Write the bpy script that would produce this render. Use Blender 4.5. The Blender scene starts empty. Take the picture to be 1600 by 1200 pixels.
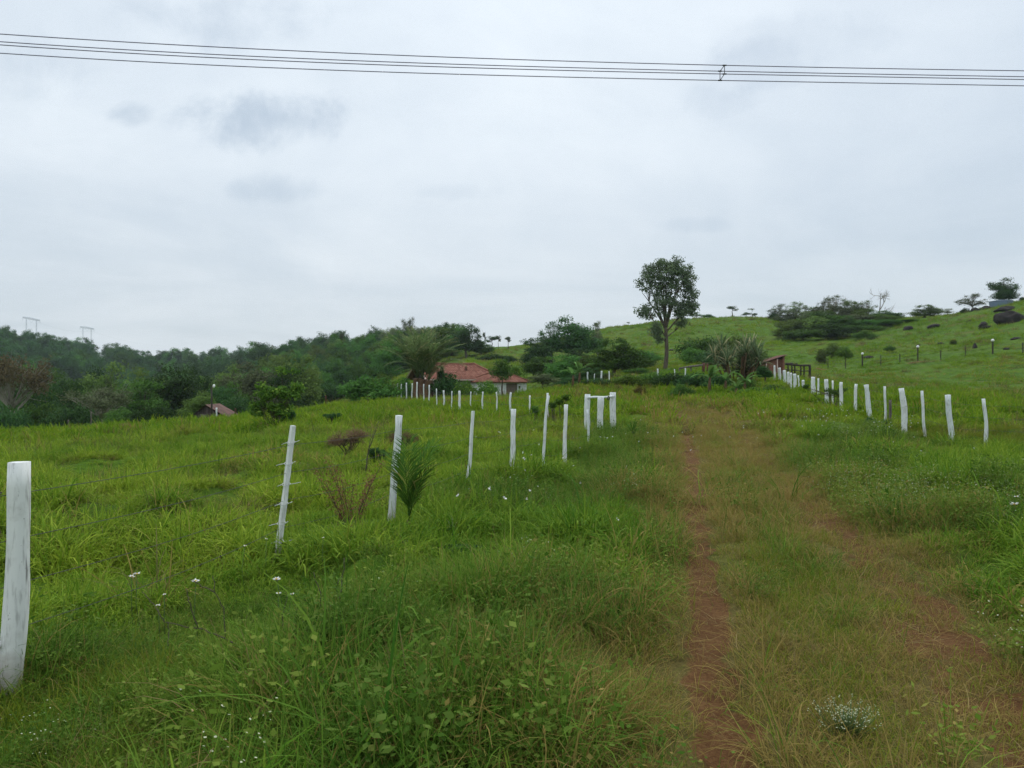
import bpy, math, random
import numpy as np
R = math.radians
rng = np.random.default_rng(7)
S = bpy.context.scene
COL = S.collection

# ------------------------------------------------------------------ camera, world, sun, exposure
CAM_Z = 1.8
FPX = 1155.0                      # focal length in photo pixels (1600 wide)
cam_d = bpy.data.cameras.new('camera')
cam_d.sensor_width = 36.0
cam_d.lens = FPX / 1600 * 36.0
cam_d.clip_start = 0.05
cam_d.clip_end = 6000
cam = bpy.data.objects.new('camera', cam_d)
cam.location = (0, 0, CAM_Z)
cam.rotation_euler = (R(90), 0, 0)
COL.objects.link(cam)
S.camera = cam
S.view_settings.view_transform = 'Standard'
S.view_settings.look = 'None'
S.view_settings.exposure = 0.0
S.view_settings.gamma = 1.0
S.cycles.max_bounces = 8
S.cycles.diffuse_bounces = 4
S.cycles.transmission_bounces = 4
S.cycles.volume_bounces = 1
S.cycles.transparent_max_bounces = 8
S.cycles.use_denoising = True
S.cycles.denoiser = 'OPENIMAGEDENOISE'
S.cycles.denoising_input_passes = 'RGB_ALBEDO_NORMAL'
S.cycles.denoising_prefilter = 'FAST'

SUN_EL, SUN_AZ = 58.0, 20.0
W = bpy.data.worlds.new('World')
S.world = W
W.use_nodes = True


class NT:
    """tiny node-tree builder"""
    def __init__(s, tree):
        s.t = tree
        s.t.nodes.clear()
    def n(s, typ, **kw):
        nd = s.t.nodes.new(typ)
        for k, v in kw.items():
            if k == 'inp':
                for kk, vv in v.items():
                    sock = nd.inputs[kk]
                    if hasattr(vv, 'is_output'):
                        s.t.links.new(vv, sock)
                    else:
                        sock.default_value = vv
            else:
                setattr(nd, k, v)
        return nd
    def math(s, op, a, b=0.0, clamp=False):
        nd = s.n('ShaderNodeMath', operation=op, use_clamp=clamp, inp={0: a, 1: b})
        return nd.outputs[0]
    def mix(s, fac, a, b, blend='MIX'):
        nd = s.n('ShaderNodeMix', data_type='RGBA', blend_type=blend)
        for sock, v in ((nd.inputs[0], fac), (nd.inputs[6], a), (nd.inputs[7], b)):
            if hasattr(v, 'is_output'):
                s.t.links.new(v, sock)
            else:
                sock.default_value = v if not isinstance(v, tuple) else (*v[:3], 1)
        return nd.outputs[2]
    def ramp(s, fac, stops):
        nd = s.n('ShaderNodeValToRGB', inp={0: fac})
        e = nd.color_ramp.elements
        while len(e) < len(stops):
            e.new(0.5)
        for el, (p, c) in zip(e, stops):
            el.position = p
            el.color = (*c, 1) if isinstance(c, tuple) else (c, c, c, 1)
        return nd.outputs[0]
    def maprange(s, v, a, b, c=0.0, d=1.0):
        nd = s.n('ShaderNodeMapRange', interpolation_type='SMOOTHSTEP', inp={0: v, 1: a, 2: b, 3: c, 4: d})
        return nd.outputs[0]
    def noise(s, vec, scale, detail=4, rough=0.55, dist=0.0):
        nd = s.n('ShaderNodeTexNoise', inp={'Scale': scale, 'Detail': detail, 'Roughness': rough, 'Distortion': dist})
        if vec is not None:
            s.t.links.new(vec, nd.inputs['Vector'])
        return nd.outputs[0]


def build_world():
    t = NT(W.node_tree)
    tc = t.n('ShaderNodeTexCoord')
    d = tc.outputs['Generated']
    sky = t.n('ShaderNodeTexSky', sky_type='NISHITA', sun_disc=False, sun_elevation=R(SUN_EL), sun_rotation=R(SUN_AZ),
              air_density=1.0, dust_density=2.0, ozone_density=1.5)
    sep = t.n('ShaderNodeSeparateXYZ', inp={0: d})
    x, y, z = sep.outputs
    zz = t.math('ADD', t.math('MAXIMUM', z, 0.0), 0.10)
    cx, cy = t.math('DIVIDE', x, zz), t.math('DIVIDE', y, zz)
    flat = t.n('ShaderNodeCombineXYZ', inp={0: cx, 1: cy, 2: 0.0}).outputs[0]
    big = t.noise(flat, 0.55, 5, 0.55, 0.6)
    fine = t.noise(flat, 2.2, 6, 0.6, 0.3)
    streak = t.noise(t.n('ShaderNodeMapping', inp={0: flat, 2: (0, 0, R(-35)), 3: (0.35, 1.6, 1)}).outputs[0], 0.9, 5, 0.55, 0.4)

    dn = t.noise(d, 7.0, 6, 0.62, 0.25)
    def blob(az_px, py, rx, ry, amt):
        # soft thin spot of the cloud sheet at a world direction
        vx, vz = (az_px - 800) / FPX, (600 - py) / FPX
        yy = t.math('MAXIMUM', y, 0.05)
        u = t.math('DIVIDE', t.math('SUBTRACT', t.math('DIVIDE', x, yy), vx), rx)
        v = t.math('DIVIDE', t.math('SUBTRACT', t.math('DIVIDE', z, yy), vz), ry)
        r2 = t.math('ADD', t.math('MULTIPLY', u, u), t.math('MULTIPLY', v, v))
        r2 = t.math('ADD', r2, t.math('MULTIPLY', t.math('SUBTRACT', dn, 0.5), 6.5))
        r2 = t.math('ADD', r2, t.math('MULTIPLY', t.math('SUBTRACT', streak, 0.5), 0.8))
        g = t.maprange(r2, 1.7, -0.5, 0.0, amt)
        return t.math('MULTIPLY', g, t.math('GREATER_THAN', y, 0.05))
    thin = blob(390, 185, 0.10, 0.040, 0.46)
    for a in ((198, 178, 0.034, 0.018, 0.30), (350, 25, 0.12, 0.045, 0.22), (60, 120, 0.07, 0.05, 0.16), (430, 295, 0.055, 0.018, 0.22),
              (1260, 60, 0.12, 0.03, 0.12), (1190, 100, 0.06, 0.03, 0.12), (1120, 160, 0.05, 0.02, 0.12), (720, 300, 0.05, 0.012, 0.12), (1085, 352, 0.05, 0.010, 0.12)):
        thin = t.math('ADD', thin, blob(*a))
    cov = t.maprange(big, 0.30, 0.72, 0.62, 0.90)
    cov = t.math('ADD', cov, t.math('MULTIPLY', t.math('SUBTRACT', streak, 0.5), 0.17))
    cov = t.math('ADD', cov, t.math('MULTIPLY', t.math('SUBTRACT', fine, 0.5), 0.06))
    cov = t.math('ADD', cov, t.math('MULTIPLY', t.math('SUBTRACT', dn, 0.5), 0.26))
    # right side of the sky is a greyer, thinner sheet
    cov = t.math('SUBTRACT', cov, t.maprange(x, 0.0, 0.65, 0.0, 0.20))
    cov = t.math('SUBTRACT', cov, thin)
    cov = t.math('MAXIMUM', t.math('MINIMUM', cov, 0.97), 0.2)
    # overcast sheet: brighter with height
    lum = t.math('ADD', t.maprange(z, -0.05, 0.40, 7.9, 10.3), t.maprange(z, 0.35, 1.0, 0.0, 8.0))
    cloudc = t.n('ShaderNodeVectorMath', operation='SCALE', inp={0: (0.915, 0.99, 1.055), 'Scale': lum}).outputs[0]
    gap = t.n('ShaderNodeVectorMath', operation='SCALE', inp={0: (0.60, 0.79, 0.98), 'Scale': 6.2}).outputs[0]
    base = t.mix(0.35, gap, sky.outputs[0])
    col = t.mix(cov, base, cloudc)
    bg = t.n('ShaderNodeBackground', inp={0: col, 1: 0.1})
    out = t.n('ShaderNodeOutputWorld')
    t.t.links.new(bg.outputs[0], out.inputs[0])


build_world()
sun_d = bpy.data.lights.new('sun', 'SUN')
sun_d.energy = 1.2
sun_d.angle = R(18)
sun_d.color = (1.0, 0.96, 0.9)
sun = bpy.data.objects.new('sun', sun_d)
# Nishita: sun_rotation 0 is +Y, clockwise seen from above
az, el = R(SUN_AZ), R(SUN_EL)
sun.rotation_euler = (R(90) - el, 0, math.pi - az)
sun.location = (20, 20, 60)
COL.objects.link(sun)

# ------------------------------------------------------------------ helpers
def tag(o, label=None, cat=None, group=None, kind=None):
    if label: o['label'] = label
    if cat: o['category'] = cat
    if group: o['group'] = group
    if kind: o['kind'] = kind
    return o


def empty(name, loc, label, cat, group=None, rz=0.0):
    o = bpy.data.objects.new(name, None)
    o.empty_display_size = 0.2
    o.location = loc
    o.rotation_euler = (0, 0, rz)
    COL.objects.link(o)
    return tag(o, label, cat, group)


def link(name, me, parent=None, mat=None, loc=(0, 0, 0), rot=(0, 0, 0), scl=(1, 1, 1)):
    o = bpy.data.objects.new(name, me)
    COL.objects.link(o)
    o.location, o.rotation_euler, o.scale = loc, rot, scl
    if parent is not None:
        o.parent = parent
    if mat is not None:
        o.material_slots[0].link = 'OBJECT'
        o.material_slots[0].material = mat
    return o


def mesh(name, V, F, mat=None, smooth=True, attrs=None):
    """F: list of (k,3)/(k,4) int arrays; attrs: {name: per-vertex floats}"""
    V = np.asarray(V, dtype=np.float32).reshape(-1, 3)
    F = [np.asarray(f, dtype=np.int32) for f in F if len(f)]
    me = bpy.data.meshes.new(name)
    me.vertices.add(len(V))
    me.vertices.foreach_set('co', V.ravel())
    loops = np.concatenate([f.ravel() for f in F])
    sizes = np.concatenate([np.full(len(f), f.shape[1], dtype=np.int32) for f in F])
    starts = np.concatenate([[0], np.cumsum(sizes)[:-1]]).astype(np.int32)
    me.loops.add(len(loops))
    me.loops.foreach_set('vertex_index', loops)
    me.polygons.add(len(sizes))
    me.polygons.foreach_set('loop_start', starts)
    me.polygons.foreach_set('use_smooth', np.full(len(sizes), smooth))
    for k, a in (attrs or {}).items():
        at = me.attributes.new(k, 'FLOAT', 'POINT')
        at.data.foreach_set('value', np.asarray(a, dtype=np.float32))
    me.update(calc_edges=True)
    me.materials.append(mat)
    return me


class MB:
    def __init__(s):
        s.V, s.Q, s.T, s.n = [], [], [], 0
        s.A = []
    def add(s, V, Q=None, T=None, a=0.0):
        V = np.asarray(V, dtype=float).reshape(-1, 3)
        if Q is not None and len(Q): s.Q.append(np.asarray(Q, dtype=int) + s.n)
        if T is not None and len(T): s.T.append(np.asarray(T, dtype=int) + s.n)
        s.V.append(V)
        s.A.append(np.broadcast_to(np.asarray(a, dtype=float), (len(V),)))
        s.n += len(V)
    def tube(s, P, r, sides=6, cap=True, squash=None, a=0.0):
        P = np.asarray(P, dtype=float)
        r = np.broadcast_to(np.asarray(r, dtype=float), (len(P),))
        T = np.gradient(P, axis=0)
        T /= np.linalg.norm(T, axis=1)[:, None] + 1e-9
        up = np.array([0.0, 0, 1.0]) if abs(T[0][2]) < 0.9 else np.array([0.0, 1.0, 0])
        U = np.cross(T, up); U /= np.linalg.norm(U, axis=1)[:, None] + 1e-9
        B = np.cross(T, U)
        an = np.linspace(0, 2 * np.pi, sides, endpoint=False)
        V = P[:, None, :] + r[:, None, None] * (np.cos(an)[None, :, None] * U[:, None, :] + np.sin(an)[None, :, None] * B[:, None, :])
        if squash is not None:
            V = P[:, None, :] + (V - P[:, None, :]) * squash[:, :, None]
        V = V.reshape(-1, 3)
        i = np.arange(len(P) - 1)[:, None] * sides
        j = np.arange(sides)[None, :]
        k = (j + 1) % sides
        Q = np.stack([i + j, i + k, i + sides + k, i + sides + j], -1).reshape(-1, 4)
        Tt = []
        if cap:
            c0, c1 = len(V), len(V) + 1
            V = np.vstack([V, P[0], P[-1]])
            jj, kk = np.arange(sides), (np.arange(sides) + 1) % sides
            e = (len(P) - 1) * sides
            Tt = np.vstack([np.stack([np.full(sides, c0), kk, jj], -1), np.stack([np.full(sides, c1), e + jj, e + kk], -1)])
        s.add(V, Q, Tt if cap else None, a)
    def box(s, c, size, rz=0.0, rot=None, a=0.0):
        h = np.asarray(size) / 2
        V = np.array([[x, y, z] for x in (-1, 1) for y in (-1, 1) for z in (-1, 1)]) * h
        if rot is not None: V = V @ rot.T
        if rz: 
            c_, s_ = math.cos(rz), math.sin(rz)
            V = V @ np.array([[c_, -s_, 0], [s_, c_, 0], [0, 0, 1]]).T
        Q = [[0, 1, 3, 2], [4, 6, 7, 5], [0, 4, 5, 1], [2, 3, 7, 6], [0, 2, 6, 4], [1, 5, 7, 3]]
        s.add(V + np.asarray(c), Q, a=a)
    def mesh(s, name, mat, smooth=True, attr=None):
        V = np.vstack(s.V)
        F = []
        if s.Q: F.append(np.vstack(s.Q))
        if s.T: F.append(np.vstack(s.T))
        return mesh(name, V, F, mat, smooth, {attr: np.concatenate(s.A)} if attr else None)


# value noise in numpy
_perm = np.random.default_rng(99).random((256, 256))
def vnoise(x, y):
    x, y = np.asarray(x, float), np.asarray(y, float)
    xi, yi = np.floor(x).astype(int), np.floor(y).astype(int)
    fx, fy = x - xi, y - yi
    fx, fy = fx * fx * (3 - 2 * fx), fy * fy * (3 - 2 * fy)
    g = lambda i, j: _perm[i % 256, j % 256]
    return (g(xi, yi) * (1 - fx) + g(xi + 1, yi) * fx) * (1 - fy) + (g(xi, yi + 1) * (1 - fx) + g(xi + 1, yi + 1) * fx) * fy
def fbm(x, y, o=4):
    s, a, t = 0, 1.0, 0
    for i in range(o):
        s = s + a * vnoise(x * 2 ** i + 17.3 * i, y * 2 ** i + 9.1 * i)
        t += a
        a *= 0.5
    return s / t
def sstep(a, b, x):
    t = np.clip((np.asarray(x, float) - a) / (b - a), 0, 1)
    return t * t * (3 - 2 * t)


def P(px, py, d):
    return ((px - 800) / FPX * d, d, CAM_Z - (py - 600) / FPX * d)

# ------------------------------------------------------------------ terrain height field
_ctrl = [(-2.85, 4.2, 0), (0, 1, 0), (0, 3, 0), (3, 3, 0), (-10, 6, -.12), (8, 6, 0), (-1.5, 9, 0), (4, 10, 0), (12, 12, 0), (2, 20, 0), (13, 20, .05),
         (0, 15, 0), (7, 22, 0.02), (-10, 15, -.2), (-17, 25, -.42), (-5, 25, -.05), (-20, 12, -.4), (20, 12, .2), (25, 25, .4),
         (-45, 62, -3.6), (-42, 76, -4.2), (-33, 85, -3), (-80, 100, -9), (-60, 150, -9), (-28, 120, -1.2), (-150, 200, -14), (-55, 220, 0), (-200, 350, -12), (-120, 330, 0),
         (0, 900, 18), (-600, 900, 26), (500, 700, 20), (0, -20, -.2), (-30, -20, -1), (30, -20, .6), (0, -200, -3), (300, -100, 8), (-300, -100, -12),
         (80, 30, 3), (150, 60, 14), (-100, 30, -6), (0, 1500, 10), (1500, 0, 10), (-1500, 0, -5), (0, -1500, 0), (1000, 1000, 20), (-1000, 1000, 20)]
for p in ((0, 686, 38), (200, 675, 45), (330, 664, 55), (400, 652, 58), (480, 644, 60), (560, 633, 62), (602, 625, 70), (650, 627, 60),
          (1359, 657, 28), (1279, 622, 42), (1240, 608, 52), (1213, 596, 60), (1100, 635, 42), (1060, 623, 50), (1000, 623, 50), (960, 626, 45),
          (856, 654, 34), (776, 652, 38), (718, 646, 44), (682, 640, 50), (1040, 578, 88), (940, 598, 70), (1150, 592, 62), (900, 612, 60),
          (720, 622, 85), (830, 615, 88), (700, 575, 130), (800, 560, 180), (790, 545, 250),
          (480, 575, 330), (580, 552, 300), (660, 548, 290), (420, 590, 300), (0, 548, 560), (100, 558, 570), (230, 578, 600), (400, 572, 620), (520, 568, 640), (-150, 536, 560),
          (950, 514, 250), (1060, 500, 250), (1180, 498, 250), (1300, 503, 240), (1420, 495, 205), (1500, 487, 185), (1600, 470, 165), (1750, 450, 150),
          (1000, 550, 160), (1150, 535, 170), (1250, 578, 108), (1370, 573, 102), (1434, 567, 98), (1550, 557, 92), (1650, 552, 90), (1400, 535, 140),
          (1550, 510, 135), (1250, 545, 150), (1100, 570, 110), (950, 575, 120), (880, 575, 150), (1450, 620, 50), (1550, 640, 40), (1600, 600, 68), (1350, 600, 75),
          (1180, 530, 350), (1600, 510, 250), (950, 540, 350)):
    _ctrl.append(P(*p))
_ctrl = np.array(_ctrl, float)
def _warp(x, y):
    r = np.hypot(x, y)
    k = np.log1p(r / 10.0) / (r + 1e-6)
    return x * k, y * k
def _tps_fit():
    u, v = _warp(_ctrl[:, 0], _ctrl[:, 1])
    n = len(u)
    d2 = (u[:, None] - u[None]) ** 2 + (v[:, None] - v[None]) ** 2
    K = 0.5 * d2 * np.log(d2 + 1e-12) + 2e-4 * np.eye(n)
    Pm = np.stack([np.ones(n), u, v], 1)
    A = np.block([[K, Pm], [Pm.T, np.zeros((3, 3))]])
    w = np.linalg.solve(A, np.concatenate([_ctrl[:, 2], np.zeros(3)]))
    return u, v, w
_tu, _tv, _tw = _tps_fit()

LRUT = np.array([(0.62, 1.0), (0.80, 2.5), (0.99, 3.45), (2.1, 8.25), (4.85, 20), (6.9, 30), (8.3, 38), (8.6, 42), (7.6, 45), (4, 47.5), (0, 49), (-4, 52)])
RRUT = np.array([(1.9, 1.0), (2.25, 2.5), (2.6, 3.8), (3.35, 6.45), (3.85, 8.6), (5.6, 16), (7.2, 23), (9.1, 31), (10.3, 38), (10.6, 43), (9.3, 46.6), (4.5, 49.5), (0.4, 51), (-3.5, 54)])
def dpoly(x, y, L):
    x, y = np.asarray(x, float), np.asarray(y, float)
    best = np.full(x.shape, 1e9)
    for (x0, y0), (x1, y1) in zip(L[:-1], L[1:]):
        dx, dy = x1 - x0, y1 - y0
        t = np.clip(((x - x0) * dx + (y - y0) * dy) / (dx * dx + dy * dy), 0, 1)
        best = np.minimum(best, np.hypot(x - x0 - t * dx, y - y0 - t * dy))
    return best
MIDL = None
def lane_fields(x, y):
    """distances to the two ruts and the lane's centre line"""
    jit = 0.16 * (fbm(x * 1.3, y * 1.3, 3) - 0.5)
    dl, dr = dpoly(x + jit, y, LRUT), dpoly(x - jit, y, RRUT)
    mid = np.array([((a[0] + b[0]) / 2, (a[1] + b[1]) / 2) for a, b in zip(LRUT_S, RRUT_S)])
    return dl, dr, dpoly(x, y, mid)
def _resample(L, n=40):
    s = np.concatenate([[0], np.cumsum(np.hypot(*np.diff(L, axis=0).T))])
    t = np.linspace(0, s[-1], n)
    return np.stack([np.interp(t, s, L[:, 0]), np.interp(t, s, L[:, 1])], 1)
LRUT_S, RRUT_S = _resample(LRUT), _resample(RRUT)

def H0(x, y):
    x, y = np.asarray(x, float), np.asarray(y, float)
    u, v = _warp(x, y)
    z = np.full(x.shape, _tw[-3]) + _tw[-2] * u + _tw[-1] * v
    for a, b, w in zip(_tu, _tv, _tw[:-3]):
        d2 = (u - a) ** 2 + (v - b) ** 2
        z = z + w * 0.5 * d2 * np.log(d2 + 1e-12)
    return z
HILLTRACK = np.array([((q - 800) / FPX * d_, d_) for q, d_ in ((1262, 108), (1294, 106.5), (1347, 103.5), (1406, 100.5), (1434, 98.5), (1475, 96.5))])
def soil_of(x, y):
    dl, dr, dm = lane_fields(x, y)
    n = fbm(x * 0.9 + 40, y * 0.9, 4)
    n2 = fbm(x * 3.1 + 11, y * 3.1, 3)
    far = sstep(10, 26, y)
    wl = 0.135 + 0.18 * (n2 - 0.5) + 0.06 * far
    wr = 0.26 + 0.35 * (n - 0.5)
    sl = sstep(wl + 0.09, wl - 0.07, dl) * (0.85 + 0.5 * (n2 - 0.4)) * sstep(46, 30, y) 
    hf = dpoly(x, y, HILLTRACK)
    sh = .9 * sstep(1.5, .5, hf) * sstep(.30, .5, fbm(x * .12, y * .12, 3))
    sr = sstep(wr + 0.14, wr - 0.14, dr) * (0.45 + 0.9 * sstep(0.40, 0.58, n2)) * (1 - .6 * sstep(8, 15, y))
    return np.clip(np.maximum(np.maximum(sl, sr), sh), 0, 1)
def rut_clear(x, y):
    dl, dr, dm = lane_fields(x, y)
    n = fbm(x * 0.9 + 40, y * 0.9, 4)
    n2 = fbm(x * 3.1 + 11, y * 3.1, 3)
    return np.maximum(sstep(.31 + .26 * (n2 - .5), .19 + .26 * (n2 - .5), dl) * np.clip(.93 + .5 * (n2 - .42), 0, .97) * sstep(46, 32, y), sstep(.50, .28, dr) * (.38 + .58 * sstep(.40, .56, n2)) * (1 - .6 * sstep(8, 15, y)))
def dry_of(x, y):
    dl, dr, dm = lane_fields(x, y)
    n = fbm(x * 0.35 + 7, y * 0.35 + 3, 4)
    w = 1.45 + 1.2 * (n - 0.5) + 0.03 * np.clip(y, 0, 40)
    inl = sstep(w + 0.9, w - 0.5, dm)
    patch = 0.55 * sstep(0.60, 0.76, fbm(x * 0.22 + 31, y * 0.22 + 8, 4))
    return np.clip(np.maximum(inl * (0.15 + 1.5 * (fbm(x * 0.7, y * 0.45 + 5, 3) - 0.28) + .50 * sstep(13, 28, y) + .3 * sstep(.7, .3, np.minimum(*lane_fields(x, y)[:2]))), patch), 0, 1)
def lane_of(x, y):
    dl, dr, dm = lane_fields(x, y)
    return sstep(1.9, 1.0, dm)
def H(x, y):
    x, y = np.asarray(x, float), np.asarray(y, float)
    r = np.hypot(x, y)
    ln = lane_of(x, y)
    rough = 0.42 * (fbm(x * 0.55, y * 0.55, 4) - 0.5) + 0.5 * (fbm(x * 0.12 + 50, y * 0.12, 3) - 0.5) * sstep(12, 40, r)
    bumps = 0.30 * np.clip(fbm(x * 0.9 + 20, y * 0.9 + 5, 2) - 0.52, 0, 1) * 2
    hill = sstep(95, 170, r) * 2.2 * (fbm(x * 0.045, y * 0.045 + 3, 4) - 0.5) * sstep(700, 300, r)
    z = H0(x, y) + (rough + bumps) * (1 - 0.8 * ln) * sstep(2.0, 4.5, r) + hill
    dl, dr, dm = lane_fields(x, y)
    z = z - 0.05 * sstep(0.35, 0.0, dl) - 0.045 * sstep(0.4, 0.0, dr)
    return z
def h1(x, y):
    return float(H(np.array([x]), np.array([y]))[0])
def G(px, d):
    x = (px - 800) / FPX * d
    return (x, d, h1(x, d))

# ------------------------------------------------------------------ materials
def new_mat(name):
    m = bpy.data.materials.new(name)
    m.use_nodes = True
    return m, NT(m.node_tree)
def finish(t, shader, disp=None):
    o = t.n('ShaderNodeOutputMaterial')
    t.t.links.new(shader, o.inputs[0])
def bump(t, h, strength, dist):
    return t.n('ShaderNodeBump', inp={'Height': h, 'Strength': strength, 'Distance': dist}).outputs[0]
def principled(t, col, rough=0.8, spec=0.3, normal=None, metal=0.0):
    p = t.n('ShaderNodeBsdfPrincipled')
    for k, v in (('Base Color', col), ('Roughness', rough), ('Specular IOR Level', spec), ('Metallic', metal)):
        if hasattr(v, 'is_output'): t.t.links.new(v, p.inputs[k])
        else: p.inputs[k].default_value = (*v, 1) if isinstance(v, tuple) else v
    if normal is not None: t.t.links.new(normal, p.inputs['Normal'])
    return p.outputs[0]

def leaf_mat(name, dark, light, tip=None, transl=0.3, tip_amt=0.0, rough=0.55):
    """foliage: colour varies per leaf (island), per clump (attribute cl) and per object"""
    m, t = new_mat(name)
    isl = t.n('ShaderNodeNewGeometry').outputs['Random Per Island']
    cl = t.n('ShaderNodeAttribute', attribute_name='cl').outputs['Fac']
    ob = t.n('ShaderNodeObjectInfo').outputs['Random']
    f = t.math('ADD', t.math('MULTIPLY', isl, 0.55), t.math('MULTIPLY', cl, 0.45))
    c = t.mix(f, dark, light)
    if tip:
        c = t.mix(t.math('MULTIPLY', t.maprange(isl, 1 - tip_amt - 0.05, 1 - tip_amt + 0.05), 0.85), c, tip)
    hs = t.n('ShaderNodeHueSaturation', inp={'Color': c, 'Hue': t.maprange(ob, 0, 1, 0.487, 0.513), 'Value': t.maprange(ob, 0, 1, 0.95, 1.85), 'Saturation': 1.0}).outputs[0]
    p = principled(t, hs, 0.75, 0.05)
    tr = t.n('ShaderNodeBsdfTranslucent', inp={0: hs}).outputs[0]
    mx = t.n('ShaderNodeMixShader', inp={0: transl, 1: p, 2: tr}).outputs[0]
    finish(t, mx)
    return m

def blade_mat(name, a, b, dry, transl=0.35, base_dry=0.0):
    """grass: per blade colour, straw blades chosen by the scatter's own dryness value"""
    m, t = new_mat(name)
    isl = t.n('ShaderNodeNewGeometry').outputs['Random Per Island']
    ob = t.n('ShaderNodeObjectInfo').outputs['Random']
    dr = t.n('ShaderNodeAttribute', attribute_name='dry', attribute_type='INSTANCER').outputs['Fac']
    tint = t.n('ShaderNodeAttribute', attribute_name='tint', attribute_type='INSTANCER').outputs['Fac']
    c = t.mix(t.math('FRACT', t.math('ADD', isl, ob)), a, b)
    hue = t.maprange(tint, 0, 1, 0.478, 0.508)
    c = t.n('ShaderNodeHueSaturation', inp={'Color': c, 'Hue': hue, 'Value': t.maprange(tint, 0, 1, 1.2, 0.82), 'Saturation': 1.0}).outputs[0]
    sel = t.math('FRACT', t.math('ADD', t.math('MULTIPLY', isl, 7.31), ob))
    k = t.maprange(t.math('SUBTRACT', t.math('ADD', dr, base_dry), sel), -0.06, 0.10)
    dc = t.mix(t.math('FRACT', t.math('MULTIPLY', isl, 13.7)), dry[0], dry[1])
    c = t.mix(k, c, dc)
    p = principled(t, c, 0.7, 0.05)
    tr = t.n('ShaderNodeBsdfTranslucent', inp={0: c}).outputs[0]
    finish(t, t.n('ShaderNodeMixShader', inp={0: transl, 1: p, 2: tr}).outputs[0])
    return m

STRAW = ((0.22, 0.165, 0.045), (0.36, 0.27, 0.085))
M = {}
M['blade_broad'] = blade_mat('pasture_blade', (0.085, 0.200, 0.012), (0.250, 0.360, 0.038), STRAW)
M['blade_fine'] = blade_mat('verge_blade', (0.058, 0.155, 0.016), (0.185, 0.310, 0.040), STRAW)
M['blade_short'] = blade_mat('lane_blade', (0.085, 0.150, 0.010), (0.180, 0.230, 0.026), STRAW)
M['blade_far'] = blade_mat('far_blade', (0.085, 0.195, 0.009), (0.175, 0.285, 0.020), STRAW)
M['blade_dry'] = blade_mat('straw_blade', (0.16, 0.14, 0.05), (0.27, 0.215, 0.09), STRAW, 0.25)
M['tussock'] = blade_mat('tussock_blade', (0.055, 0.070, 0.016), (0.16, 0.16, 0.055), STRAW, 0.25)
M['herb'] = blade_mat('herb_leaf', (0.060, 0.140, 0.012), (0.17, 0.25, 0.045), STRAW)
M['dk'] = leaf_mat('leaf_dark', (0.020, 0.050, 0.016), (0.050, 0.100, 0.028))
M['md'] = leaf_mat('leaf_mid', (0.030, 0.080, 0.016), (0.080, 0.160, 0.030))
M['ol'] = leaf_mat('leaf_olive', (0.050, 0.085, 0.018), (0.105, 0.145, 0.035))
M['lm'] = leaf_mat('leaf_lime', (0.035, 0.085, 0.012), (0.095, 0.165, 0.024), (0.22, 0.30, 0.05), 0.35, 0.08)
M['gr'] = leaf_mat('leaf_grey', (0.050, 0.068, 0.030), (0.100, 0.115, 0.055))
M['br'] = leaf_mat('leaf_brownish', (0.090, 0.080, 0.035), (0.150, 0.125, 0.065))
M['pale'] = leaf_mat('leaf_pale', (0.080, 0.115, 0.050), (0.150, 0.185, 0.085))
M['tree'] = leaf_mat('leaf_eucalypt', (0.052, 0.075, 0.044), (0.120, 0.150, 0.082))
M['rust'] = leaf_mat('leaf_rust', (0.085, 0.080, 0.018), (0.170, 0.135, 0.030))
M['palm'] = leaf_mat('palm_leaf', (0.075, 0.120, 0.040), (0.160, 0.200, 0.080), (0.32, 0.27, 0.14), 0.3, 0.10)
M['palm_dk'] = leaf_mat('young_palm_leaf', (0.025, 0.068, 0.010), (0.070, 0.130, 0.018), (0.22, 0.20, 0.06), 0.3, 0.06)
M['yucca'] = leaf_mat('sword_leaf', (0.050, 0.075, 0.035), (0.120, 0.150, 0.075), (0.26, 0.22, 0.13), 0.2, 0.18)
M['banana'] = leaf_mat('banana_leaf', (0.045, 0.110, 0.024), (0.110, 0.190, 0.050), None, 0.35)
M['deadweed'] = leaf_mat('dead_seed_head', (0.100, 0.050, 0.025), (0.190, 0.105, 0.055), None, 0.15)
M['drybush'] = leaf_mat('dry_twig_bush', (0.110, 0.070, 0.040), (0.190, 0.130, 0.075), None, 0.15)

def bark_mat(name, a, b, scale=6):
    m, t = new_mat(name)
    co = t.n('ShaderNodeTexCoord').outputs['Object']
    n = t.noise(t.n('ShaderNodeMapping', inp={0: co, 3: (1, 1, 0.25)}).outputs[0], scale, 5, 0.6)
    finish(t, principled(t, t.ramp(n, [(0.3, a), (0.7, b)]), 0.9, 0.15, bump(t, n, 0.6, 0.03)))
    return m
M['bark'] = bark_mat('bark', (0.055, 0.042, 0.030), (0.150, 0.120, 0.090))
M['bark_pale'] = bark_mat('pale_bark', (0.16, 0.14, 0.11), (0.36, 0.33, 0.28))
M['bark_white'] = bark_mat('white_bark', (0.30, 0.28, 0.25), (0.50, 0.47, 0.42))
M['twig'] = bark_mat('twig_bark', (0.045, 0.034, 0.028), (0.11, 0.085, 0.065), 20)
M['twig_grey'] = bark_mat('weathered_twig', (0.12, 0.10, 0.085), (0.26, 0.23, 0.19), 20)
M['palm_trunk'] = bark_mat('palm_fibre', (0.090, 0.050, 0.030), (0.200, 0.120, 0.070), 10)

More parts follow.
